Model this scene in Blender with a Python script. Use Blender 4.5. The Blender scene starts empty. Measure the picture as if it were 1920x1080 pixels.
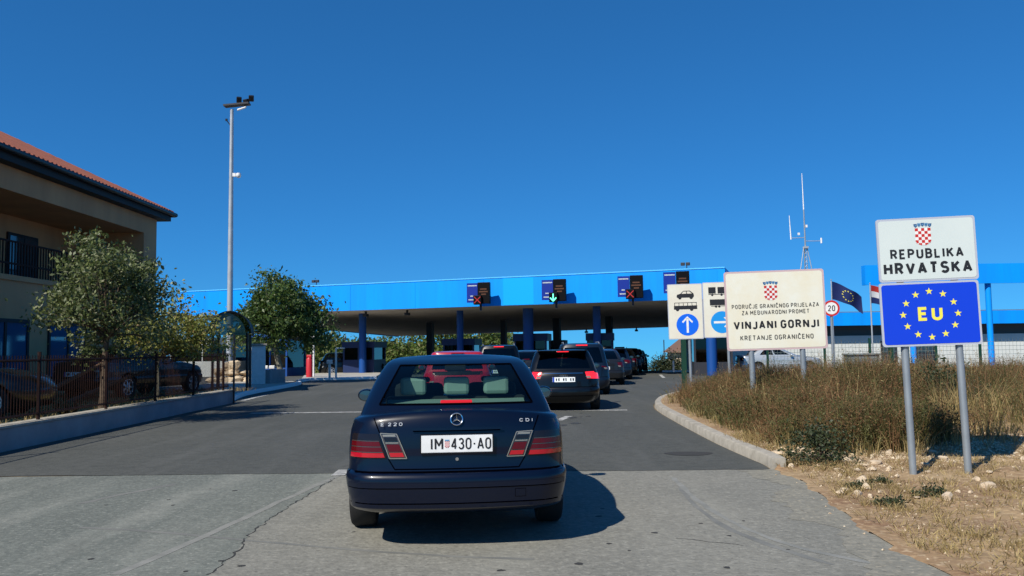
import bpy, bmesh, math, random
import numpy as np
from mathutils import Vector, Matrix
from mathutils.bvhtree import BVHTree
random.seed(7); rng = np.random.default_rng(11)
scene = bpy.context.scene
col = scene.collection
R = math.radians

# ---------------------------------------------------------------- camera, sky, sun, exposure
F, CAM_H = 1600.0, 1.45                      # focal length in photo pixels (1920 wide), eye height
PITCH, ROLL = math.atan(115 / F), R(0.8)
_fw = Vector((0, math.cos(PITCH), math.sin(PITCH))); _u0 = Vector((0, -math.sin(PITCH), math.cos(PITCH))); _r0 = Vector((1, 0, 0))
_r = _r0 * math.cos(ROLL) - _u0 * math.sin(ROLL); _u = _r0 * math.sin(ROLL) + _u0 * math.cos(ROLL)
cam = bpy.data.cameras.new('camera'); cam.sensor_width = 36; cam.lens = 36 * F / 1920
cam.clip_start = 0.05; cam.clip_end = 9000
camo = bpy.data.objects.new('camera', cam); col.objects.link(camo); scene.camera = camo
camo.matrix_world = Matrix(((_r.x, _u.x, -_fw.x, 0), (_r.y, _u.y, -_fw.y, 0), (_r.z, _u.z, -_fw.z, CAM_H), (0, 0, 0, 1)))

SUN_L = Vector((0.65, 0.80, -1)).normalized()          # the way the light travels
el = math.asin(-SUN_L.z); az = math.atan2(-SUN_L.x, -SUN_L.y)
world = bpy.data.worlds.new('World'); scene.world = world; world.use_nodes = True
nt = world.node_tree; nt.nodes.clear()
wo = nt.nodes.new('ShaderNodeOutputWorld'); bg = nt.nodes.new('ShaderNodeBackground'); sky = nt.nodes.new('ShaderNodeTexSky')
tc = nt.nodes.new('ShaderNodeTexCoord'); mp = nt.nodes.new('ShaderNodeMapping'); hs = nt.nodes.new('ShaderNodeMix')
gm = nt.nodes.new('ShaderNodeGamma'); gm.inputs['Gamma'].default_value = 0.76
mp.inputs['Rotation'].default_value = (R(1.7), 0, 0)    # the road climbs to its crest, so level is a little below it
sky.sky_type = 'NISHITA'; sky.sun_disc = False; sky.sun_elevation = el; sky.sun_rotation = az
sky.altitude = 2500; sky.air_density = 1.0; sky.dust_density = 0.0; sky.ozone_density = 3.0
hs.data_type = 'RGBA'; hs.blend_type = 'MULTIPLY'; hs.inputs['Factor'].default_value = 1; hs.inputs['B'].default_value = (0.20, 0.86, 1.52, 1)   # clear deep blue sky
bg.inputs['Strength'].default_value = 0.085
for a, b in ((tc.outputs['Generated'], mp.inputs['Vector']), (mp.outputs['Vector'], sky.inputs['Vector']), (sky.outputs['Color'], gm.inputs['Color']), (gm.outputs['Color'], hs.inputs['A']),
             (hs.outputs['Result'], bg.inputs['Color']), (bg.outputs['Background'], wo.inputs['Surface'])):
    nt.links.new(a, b)
sl = bpy.data.lights.new('sun', 'SUN'); sl.energy = 4.2; sl.angle = R(0.5); sl.color = (1.0, 0.94, 0.84)
so = bpy.data.objects.new('sun', sl); col.objects.link(so); so.rotation_euler = SUN_L.to_track_quat('-Z', 'Y').to_euler()
so.location = (-20, -30, 40)
vs = scene.view_settings; vs.view_transform = 'Standard'; vs.look = 'None'; vs.gamma = 1; vs.use_curve_mapping = False; vs.exposure = 0.45
scene.cycles.max_bounces = 8; scene.cycles.transparent_max_bounces = 16

# ---------------------------------------------------------------- helpers
def ray(px, py):
    return _fw + _r * ((px - 960) / F) + _u * ((540 - py) / F)
def G(px, py, z=0.0):                         # point on the ground under a sight line
    d = ray(px, py); t = (z - CAM_H) / d.z
    return Vector((d.x * t, d.y * t, z))
def at(px, py, Y):                            # point on a sight line at a distance ahead
    d = ray(px, py); t = Y / d.y
    return Vector((d.x * t, Y, CAM_H + d.z * t))

class MB:                                     # collects shapes; build() links them as ONE mesh object
    def __init__(s): s.v = []; s.f = []; s.mi = []
    def add(s, vs, fs, mi=0):
        o = len(s.v); s.v += [tuple(v) for v in vs]; s.f += [tuple(i + o for i in f) for f in fs]; s.mi += [mi] * len(fs); return s
    def box(s, c, d, rz=0.0, mi=0, M=None):
        x, y, z = d[0] / 2, d[1] / 2, d[2] / 2
        vs = [Vector((sx * x, sy * y, sz * z)) for sx in (-1, 1) for sy in (-1, 1) for sz in (-1, 1)]
        Mz = M if M is not None else Matrix.Rotation(rz, 3, 'Z')
        vs = [Mz @ v + Vector(c) for v in vs]
        return s.add(vs, [(0, 1, 3, 2), (4, 6, 7, 5), (0, 4, 5, 1), (2, 3, 7, 6), (0, 2, 6, 4), (1, 5, 7, 3)], mi)
    def bx(s, x0, x1, y0, y1, z0, z1, mi=0):
        return s.box(((x0 + x1) / 2, (y0 + y1) / 2, (z0 + z1) / 2), (x1 - x0, y1 - y0, z1 - z0), 0, mi)
    def tube(s, pts, rad, n=8, mi=0, cap=True):
        pts = [Vector(p) for p in pts]; rs = rad if isinstance(rad, (list, tuple)) else [rad] * len(pts)
        vs = []; fs = []; prev = None
        for i, p in enumerate(pts):
            d = (pts[min(i + 1, len(pts) - 1)] - pts[max(i - 1, 0)]).normalized()
            if prev is None:
                a = Vector((0, 0, 1)) if abs(d.z) < 0.9 else Vector((1, 0, 0))
                x = d.cross(a).normalized()
            else:
                x = (prev - d * prev.dot(d)).normalized()
            prev = x; y = d.cross(x)
            for k in range(n):
                t = 2 * math.pi * k / n
                vs.append(p + (x * math.cos(t) + y * math.sin(t)) * rs[i])
        for i in range(len(pts) - 1):
            for k in range(n):
                k2 = (k + 1) % n
                fs.append((i * n + k, i * n + k2, (i + 1) * n + k2, (i + 1) * n + k))
        if cap:
            fs.append(tuple(range(n))[::-1]); fs.append(tuple((len(pts) - 1) * n + k for k in range(n)))
        return s.add(vs, fs, mi)
    def lathe(s, prof, n=24, axis='z', c=(0, 0, 0), mi=0):
        vs = []; fs = []; m = len(prof); c = Vector(c)
        for k in range(n):
            t = 2 * math.pi * k / n
            for r_, h in prof:
                a, b = r_ * math.cos(t), r_ * math.sin(t)
                v = (a, b, h) if axis == 'z' else ((h, a, b) if axis == 'x' else (a, h, b))
                vs.append(Vector(v) + c)
        for k in range(n):
            k2 = (k + 1) % n
            for j in range(m - 1):
                fs.append((k * m + j, k2 * m + j, k2 * m + j + 1, k * m + j + 1))
        return s.add(vs, fs, mi)
    def prism(s, poly, y0, y1, mi=0):          # polygon in x-z, extruded along y
        n = len(poly)
        vs = [(x, y0, z) for x, z in poly] + [(x, y1, z) for x, z in poly]
        fs = [tuple(range(n)), tuple(range(2 * n - 1, n - 1, -1))] + [(i, i + n, (i + 1) % n + n, (i + 1) % n) for i in range(n)]
        return s.add(vs, fs, mi)
    def build(s, name, mats, parent=None, smooth=None, bevel=0, loc=None):
        me = bpy.data.meshes.new(name); me.from_pydata(s.v, [], s.f)
        mats = mats if isinstance(mats, (list, tuple)) else [mats]
        for m in mats: me.materials.append(m)
        if len(mats) > 1: me.polygons.foreach_set('material_index', s.mi)
        bm = bmesh.new(); bm.from_mesh(me)
        bmesh.ops.recalc_face_normals(bm, faces=bm.faces[:])
        bm.to_mesh(me); bm.free()
        o = bpy.data.objects.new(name, me); col.objects.link(o)
        if parent: o.parent = parent
        if loc is not None: o.location = loc
        if smooth is not None:
            me.polygons.foreach_set('use_smooth', [True] * len(me.polygons))
            me.set_sharp_from_angle(angle=R(smooth))
        if bevel:
            b = o.modifiers.new('bevel', 'BEVEL'); b.width = bevel; b.segments = 2; b.limit_method = 'ANGLE'
        return o

def npmesh(name, quads, mats, parent=None, mi=None, smooth=False):   # quads: (n,4,3) or (n,3,3) array
    q = np.asarray(quads, dtype=np.float32); n, k, _ = q.shape
    me = bpy.data.meshes.new(name)
    me.vertices.add(n * k); me.vertices.foreach_set('co', q.ravel())
    me.loops.add(n * k); me.loops.foreach_set('vertex_index', np.arange(n * k, dtype=np.int32))
    me.polygons.add(n); me.polygons.foreach_set('loop_start', np.arange(0, n * k, k, dtype=np.int32))
    mats = mats if isinstance(mats, (list, tuple)) else [mats]
    for m in mats: me.materials.append(m)
    if mi is not None: me.polygons.foreach_set('material_index', np.asarray(mi, dtype=np.int32))
    me.update(calc_edges=True); me.validate()
    o = bpy.data.objects.new(name, me); col.objects.link(o)
    if parent: o.parent = parent
    return o

def tag(o, label=None, cat=None, group=None, kind=None):
    if label: o['label'] = label
    if cat: o['category'] = cat
    if group: o['group'] = group
    if kind: o['kind'] = kind
    return o
def thing(name, label, cat, loc=(0, 0, 0), rz=0.0, group=None):
    o = bpy.data.objects.new(name, None); col.objects.link(o); o.empty_display_size = 0.2
    o.location = loc; o.rotation_euler = (0, 0, rz)
    return tag(o, label, cat, group)
def struct(o): return tag(o, kind='structure')
def dup(root, loc, rz=0.0, label=None, group=None, scale=None):
    r = root.copy(); col.objects.link(r); r.location = loc; r.rotation_euler = (0, 0, rz)
    if label: r['label'] = label
    if group: r['group'] = group
    if scale: r.scale = scale
    def rec(a, b):
        for ch in list(a.children):
            c = ch.copy(); col.objects.link(c); c.parent = b; rec(ch, c)
    rec(root, r)
    return r

# upright sign lettering drawn as strokes: every character is a few centre lines in a box one unit high
def _arc(cx, cy, rx, ry, a0, a1, n=8): return [(cx + rx * math.cos(R(a0 + (a1 - a0) * i / n)), cy + ry * math.sin(R(a0 + (a1 - a0) * i / n))) for i in range(n + 1)]
_w = .54
_O = _arc(_w / 2, 1 - .27, .27, .27, 90, 0) + _arc(_w / 2, .27, .27, .27, 0, -180, 14) + _arc(_w / 2, 1 - .27, .27, .27, 180, 90)
_S = _arc(.26, .745, .25, .255, 25, 180, 10)[:-1] + _arc(.26, .745, .25, .235, 180, 265, 6) + _arc(.27, .26, .265, .25, 85, -5, 8)[0:] + _arc(.27, .26, .265, .26, -5, -155, 10)[1:]
GLY = {'I': (0.0, [[(0, 0), (0, 1)]]), 'L': (.46, [[(0, 1), (0, 0), (.46, 0)]]), 'E': (.48, [[(.48, 1), (0, 1), (0, 0), (.48, 0)], [(0, .52), (.42, .52)]]),
 'H': (.56, [[(0, 0), (0, 1)], [(.56, 0), (.56, 1)], [(0, .52), (.56, .52)]]), 'T': (.56, [[(0, 1), (.56, 1)], [(.28, 1), (.28, 0)]]), 'N': (.58, [[(0, 0), (0, 1), (.58, 0), (.58, 1)]]),
 'V': (.62, [[(0, 1), (.31, 0), (.62, 1)]]), 'Z': (.52, [[(0, 1), (.52, 1), (0, 0), (.52, 0)]]), 'M': (.70, [[(0, 0), (0, 1), (.35, .35), (.70, 1), (.70, 0)]]),
 'K': (.56, [[(0, 0), (0, 1)], [(.54, 1), (.02, .42)], [(.19, .6), (.56, 0)]]), 'A': (.62, [[(0, 0), (.31, 1), (.62, 0)], [(.11, .29), (.51, .29)]]),
 'O': (_w, [_O]), '0': (_w, [_O]), 'C': (_w, [_arc(_w / 2, .73, .27, .27, 15, 180) + _arc(_w / 2, .27, .27, .27, 180, 345)]),
 'G': (_w, [_arc(_w / 2, .73, .27, .27, 15, 180) + _arc(_w / 2, .27, .27, .27, 180, 360) + [(_w, .46), (.30, .46)]]), 'S': (.53, [_S]),
 'U': (_w, [[(0, 1)] + _arc(_w / 2, .27, .27, .27, 180, 360) + [(_w, 1)]]), 'J': (.40, [[(.40, 1)] + _arc(.18, .22, .22, .22, 0, -165)]),
 'P': (.52, [[(0, 0), (0, 1), (.27, 1)] + _arc(.27, .74, .25, .26, 90, -90) + [(0, .48)]]), 'R': (.55, [[(0, 0), (0, 1), (.27, 1)] + _arc(.27, .74, .25, .26, 90, -90) + [(0, .48)], [(.27, .48), (.55, 0)]]),
 'B': (.54, [[(0, .53), (0, 1), (.27, 1)] + _arc(.27, .765, .23, .235, 90, -90) + [(0, .53)], [(.25, .53)] + _arc(.27, .265, .27, .265, 90, -90) + [(0, 0), (0, .53)]]),
 'D': (.56, [[(0, 0), (0, 1), (.24, 1)] + _arc(.24, .68, .32, .32, 90, 0) + _arc(.24, .32, .32, .32, 0, -90) + [(0, 0)]]),
 '2': (.52, [_arc(.26, .74, .26, .26, 165, -35, 10) + [(0, 0), (.54, 0)]]), '3': (.52, [_arc(.25, .76, .24, .24, 160, -90, 10) + _arc(.25, .27, .27, .27, 85, -160, 12)]),
 '4': (.56, [[(.42, 0), (.42, 1), (0, .25), (.58, .25)]]), '-': (.20, [[(0, .47), (.20, .47)]])}
GLY['Č'] = (_w, GLY['C'][1] + [[(.11, 1.28), (.27, 1.14), (.43, 1.28)]]); GLY['Ć'] = (_w, GLY['C'][1] + [[(.24, 1.14), (.40, 1.28)]]); GLY['Đ'] = (.56, GLY['D'][1] + [[(-.10, .52), (.24, .52)]])
def text_obj(name, body, mat, parent, cx, cz, width, height, y=-0.004, t=.15, gap=.24):   # lettering lying in x-z, facing -y
    x = 0; strokes = []
    for ch in body:
        if ch == ' ': x += .34; continue
        w, st = GLY[ch]
        for pl_ in st:
            run = [pl_[0]]; cut0 = False                       # break the stroke at sharp corners so that it keeps its full width there
            def put(run, c0, c1):
                r = [(x + t / 2 + a, t / 2 + b * (1 - t)) for a, b in run]
                for e, i0, i1 in ((c0, 0, 1), (c1, -1, -2)):
                    if e:
                        dx, dz = r[i0][0] - r[i1][0], r[i0][1] - r[i1][1]; L = math.hypot(dx, dz) or 1; r[i0] = (r[i0][0] + dx / L * t * e, r[i0][1] + dz / L * t * e)
                strokes.append(r)
            for i in range(1, len(pl_)):
                run.append(pl_[i])
                if i < len(pl_) - 1:
                    a = Vector((pl_[i][0] - pl_[i - 1][0], pl_[i][1] - pl_[i - 1][1])); b = Vector((pl_[i + 1][0] - pl_[i][0], pl_[i + 1][1] - pl_[i][1]))
                    if a.length > 1e-5 and b.length > 1e-5 and a.angle(b) > R(50):
                        e = .5 if a.angle(b) < R(110) else .18
                        put(run, cut0, e); run = [pl_[i]]; cut0 = e
            put(run, cut0, False)
        x += w + t + gap
    tot_ = x - gap; kx, kz = width / tot_, height; mb = MB()
    for si, pl_ in enumerate(strokes):
        q = [pl_[0]]
        for p in pl_[1:]:
            if math.hypot(p[0] - q[-1][0], p[1] - q[-1][1]) > 1e-4: q.append(p)
        q = [(cx - width / 2 + a * kx, cz - height / 2 + b * kz) for a, b in q]; n = len(q); closed = math.hypot(q[0][0] - q[-1][0], q[0][1] - q[-1][1]) < 1e-6; h = t * height / 2 * (1 if kx > kz * .8 else .85); L_ = []
        for i in range(n):
            a = q[i - 1] if i else (q[-2] if closed else None); b = q[i + 1] if i < n - 1 else (q[1] if closed else None)
            d1 = None if a is None else Vector((q[i][0] - a[0], q[i][1] - a[1])).normalized(); d2 = None if b is None else Vector((b[0] - q[i][0], b[1] - q[i][1])).normalized()
            if d1 is None: m_, sc_ = Vector((-d2.y, d2.x)), 1
            elif d2 is None: m_, sc_ = Vector((-d1.y, d1.x)), 1
            else:
                n1, n2 = Vector((-d1.y, d1.x)), Vector((-d2.y, d2.x)); m_ = n1 + n2
                m_ = m_.normalized() if m_.length > 1e-3 else n1; sc_ = min(1.3, 1 / max(.3, m_.dot(n1)))
            L_.append((q[i], m_, sc_))
        yy = y - .00012 * (si % 6)
        vs_ = []
        for p, m_, sc_ in L_: vs_ += [(p[0] + m_.x * h * sc_, yy, p[1] + m_.y * h * sc_), (p[0] - m_.x * h * sc_, yy, p[1] - m_.y * h * sc_)]
        mb.add(vs_, [(2 * i, 2 * i + 1, 2 * i + 3, 2 * i + 2) for i in range(n - 1)])
    me = bpy.data.meshes.new(name); me.from_pydata(mb.v, [], mb.f); me.materials.append(mat)
    o = bpy.data.objects.new(name, me); col.objects.link(o)
    if parent: o.parent = parent
    return o
def poly_fill(mb, pts, y, mi=0):               # flat polygon in x-z at y
    mb.add([(x, y, z) for x, z in pts], [tuple(range(len(pts)))], mi); return mb
def disc(cx, cz, r_, n=32): return [(cx + r_ * math.cos(2 * math.pi * i / n), cz + r_ * math.sin(2 * math.pi * i / n)) for i in range(n)]
def star(cx, cz, r_): return [(cx + (r_ if i % 2 == 0 else r_ * 0.4) * math.sin(math.pi * i / 5), cz + (r_ if i % 2 == 0 else r_ * 0.4) * math.cos(math.pi * i / 5)) for i in range(10)]

# ---------------------------------------------------------------- materials
def mat(name, c, rough=0.6, metal=0.0, spec=0.5, coat=0.0, noise=None, stretch=None, bump=None, emit=None, rand=None, trans=0.0, c2=None):
    m = bpy.data.materials.new(name); m.use_nodes = True; n = m.node_tree.nodes; l = m.node_tree.links
    b = n['Principled BSDF']; b.inputs['Base Color'].default_value = (*c, 1); b.inputs['Roughness'].default_value = rough
    b.inputs['Metallic'].default_value = metal; b.inputs['Specular IOR Level'].default_value = spec; b.inputs['Coat Weight'].default_value = coat
    b.inputs['Coat Roughness'].default_value = 0.04
    if emit: b.inputs['Emission Color'].default_value = (*emit[:3], 1); b.inputs['Emission Strength'].default_value = emit[3]
    src = None
    if noise or rand:
        geo = n.new('ShaderNodeNewGeometry')
        mix = n.new('ShaderNodeMix'); mix.data_type = 'RGBA'
        mix.inputs['A'].default_value = (*c, 1); mix.inputs['B'].default_value = (*(c2 or tuple(x * 0.6 for x in c)), 1)
        if rand:
            cr = n.new('ShaderNodeValToRGB'); cr.color_ramp.interpolation = 'LINEAR'
            els = cr.color_ramp.elements
            els[0].color = (*rand[0], 1); els[0].position = 0; els[1].color = (*rand[-1], 1); els[1].position = 1
            for i, cc in enumerate(rand[1:-1]):
                e = els.new((i + 1) / (len(rand) - 1)); e.color = (*cc, 1)
            l.new(geo.outputs['Random Per Island'], cr.inputs['Fac']); l.new(cr.outputs['Color'], b.inputs['Base Color'])
        else:
            tx = n.new('ShaderNodeTexNoise'); tx.inputs['Scale'].default_value = noise[0]; tx.inputs['Detail'].default_value = 6; tx.inputs['Roughness'].default_value = 0.65
            mr = n.new('ShaderNodeMapRange'); mr.inputs['From Min'].default_value = 0.35; mr.inputs['From Max'].default_value = 0.68; mr.inputs['To Max'].default_value = noise[1]
            tcn = n.new('ShaderNodeTexCoord')
            if stretch:
                mpx = n.new('ShaderNodeMapping'); mpx.inputs['Scale'].default_value = stretch; l.new(tcn.outputs['Object'], mpx.inputs['Vector']); l.new(mpx.outputs['Vector'], tx.inputs['Vector'])
            else: l.new(tcn.outputs['Object'], tx.inputs['Vector'])
            l.new(tx.outputs['Fac'], mr.inputs['Value']); l.new(mr.outputs['Result'], mix.inputs['Factor'])
            l.new(mix.outputs['Result'], b.inputs['Base Color'])
    if bump:
        tcn = n.new('ShaderNodeTexCoord'); t2 = n.new('ShaderNodeTexNoise'); t2.inputs['Scale'].default_value = bump[0]; t2.inputs['Detail'].default_value = 5
        bp = n.new('ShaderNodeBump'); bp.inputs['Strength'].default_value = bump[1]; bp.inputs['Distance'].default_value = bump[2] if len(bump) > 2 else 0.02
        l.new(tcn.outputs['Object'], t2.inputs['Vector']); l.new(t2.outputs['Fac'], bp.inputs['Height']); l.new(bp.outputs['Normal'], b.inputs['Normal'])
    if trans:                                 # thin leaf: some light comes through
        out = n['Material Output']; tr = n.new('ShaderNodeBsdfTranslucent'); mx = n.new('ShaderNodeMixShader'); mx.inputs[0].default_value = trans
        if rand: l.new(cr.outputs['Color'], tr.inputs['Color'])
        else: tr.inputs['Color'].default_value = (*c, 1)
        l.new(b.outputs[0], mx.inputs[1]); l.new(tr.outputs[0], mx.inputs[2]); l.new(mx.outputs[0], out.inputs['Surface'])
    return m

def asphalt(name, c, c2, spk, bump, patch_scale, stains=0.0, streak=None, light=(0.3, 0.29, 0.26)):
    m = bpy.data.materials.new(name); m.use_nodes = True; n = m.node_tree.nodes; l = m.node_tree.links; b = n['Principled BSDF']
    b.inputs['Roughness'].default_value = 0.88; b.inputs['Specular IOR Level'].default_value = 0.3
    geo = n.new('ShaderNodeNewGeometry')
    def noise(scale, detail, lo, hi, rough=0.6, stretch=None):
        t = n.new('ShaderNodeTexNoise'); t.inputs['Scale'].default_value = scale; t.inputs['Detail'].default_value = detail; t.inputs['Roughness'].default_value = rough
        if stretch:
            mpn = n.new('ShaderNodeMapping'); mpn.inputs['Scale'].default_value = stretch[0]; mpn.inputs['Rotation'].default_value = (0, 0, stretch[1])
            l.new(geo.outputs['Position'], mpn.inputs['Vector']); l.new(mpn.outputs['Vector'], t.inputs['Vector'])
        else: l.new(geo.outputs['Position'], t.inputs['Vector'])
        r_ = n.new('ShaderNodeMapRange'); r_.inputs['From Min'].default_value = lo; r_.inputs['From Max'].default_value = hi; l.new(t.outputs['Fac'], r_.inputs['Value'])
        return r_.outputs['Result']
    def mixc(a, bcol, fac, mul=1.0):
        x = n.new('ShaderNodeMix'); x.data_type = 'RGBA'
        if isinstance(a, tuple): x.inputs['A'].default_value = (*a, 1)
        else: l.new(a, x.inputs['A'])
        x.inputs['B'].default_value = (*bcol, 1)
        if mul != 1.0:
            mm = n.new('ShaderNodeMath'); mm.operation = 'MULTIPLY'; mm.inputs[1].default_value = mul; l.new(fac, mm.inputs[0]); fac = mm.outputs[0]
        l.new(fac, x.inputs['Factor']); return x.outputs['Result']
    o = mixc(c, c2, noise(patch_scale, 4, 0.35, 0.65))
    o = mixc(o, light, noise(spk, 2, 0.56, 0.72), 0.55)
    o = mixc(o, tuple(x * 0.35 for x in c), noise(spk * 0.8, 2, 0.56, 0.72), 0.6)
    if streak: o = mixc(o, streak[0], noise(0.9, 5, 0.5, 0.72, 0.6, ((1.6, 0.16, 1), R(streak[1]))), streak[2])
    if stains: o = mixc(o, tuple(x * 0.45 for x in c), noise(1.3, 5, 0.58, 0.7), stains)
    o = mixc(o, tuple(x * 0.72 for x in c), noise(6.0, 5, 0.45, 0.7), 0.6); o = mixc(o, tuple(min(1, x * 1.35) for x in c), noise(14.0, 4, 0.5, 0.7), 0.55)
    l.new(o, b.inputs['Base Color'])
    t = n.new('ShaderNodeTexNoise'); t.inputs['Scale'].default_value = spk * 0.7; t.inputs['Detail'].default_value = 3; l.new(geo.outputs['Position'], t.inputs['Vector'])
    bp = n.new('ShaderNodeBump'); bp.inputs['Strength'].default_value = bump; bp.inputs['Distance'].default_value = 0.01
    l.new(t.outputs['Fac'], bp.inputs['Height']); l.new(bp.outputs['Normal'], b.inputs['Normal'])
    return m

def glass(name, tint, refl=1.0, rough=0.02):
    m = bpy.data.materials.new(name); m.use_nodes = True; n = m.node_tree.nodes; l = m.node_tree.links; n.clear()
    out = n.new('ShaderNodeOutputMaterial'); tr = n.new('ShaderNodeBsdfTransparent'); gl = n.new('ShaderNodeBsdfGlossy'); fr = n.new('ShaderNodeMapRange'); lw = n.new('ShaderNodeLayerWeight'); pw = n.new('ShaderNodeMath'); mx = n.new('ShaderNodeMixShader')
    tr.inputs['Color'].default_value = (*tint, 1); gl.inputs['Roughness'].default_value = rough; lw.inputs['Blend'].default_value = 0.5; pw.operation = 'POWER'; pw.inputs[1].default_value = 4.5; fr.inputs['To Min'].default_value = 0.05; l.new(lw.outputs['Facing'], pw.inputs[0]); l.new(pw.outputs[0], fr.inputs['Value']); gl.inputs['Color'].default_value = (refl, refl, refl, 1)
    l.new(fr.outputs[0], mx.inputs[0]); l.new(tr.outputs[0], mx.inputs[1]); l.new(gl.outputs[0], mx.inputs[2]); l.new(mx.outputs[0], out.inputs['Surface'])
    return m

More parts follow.
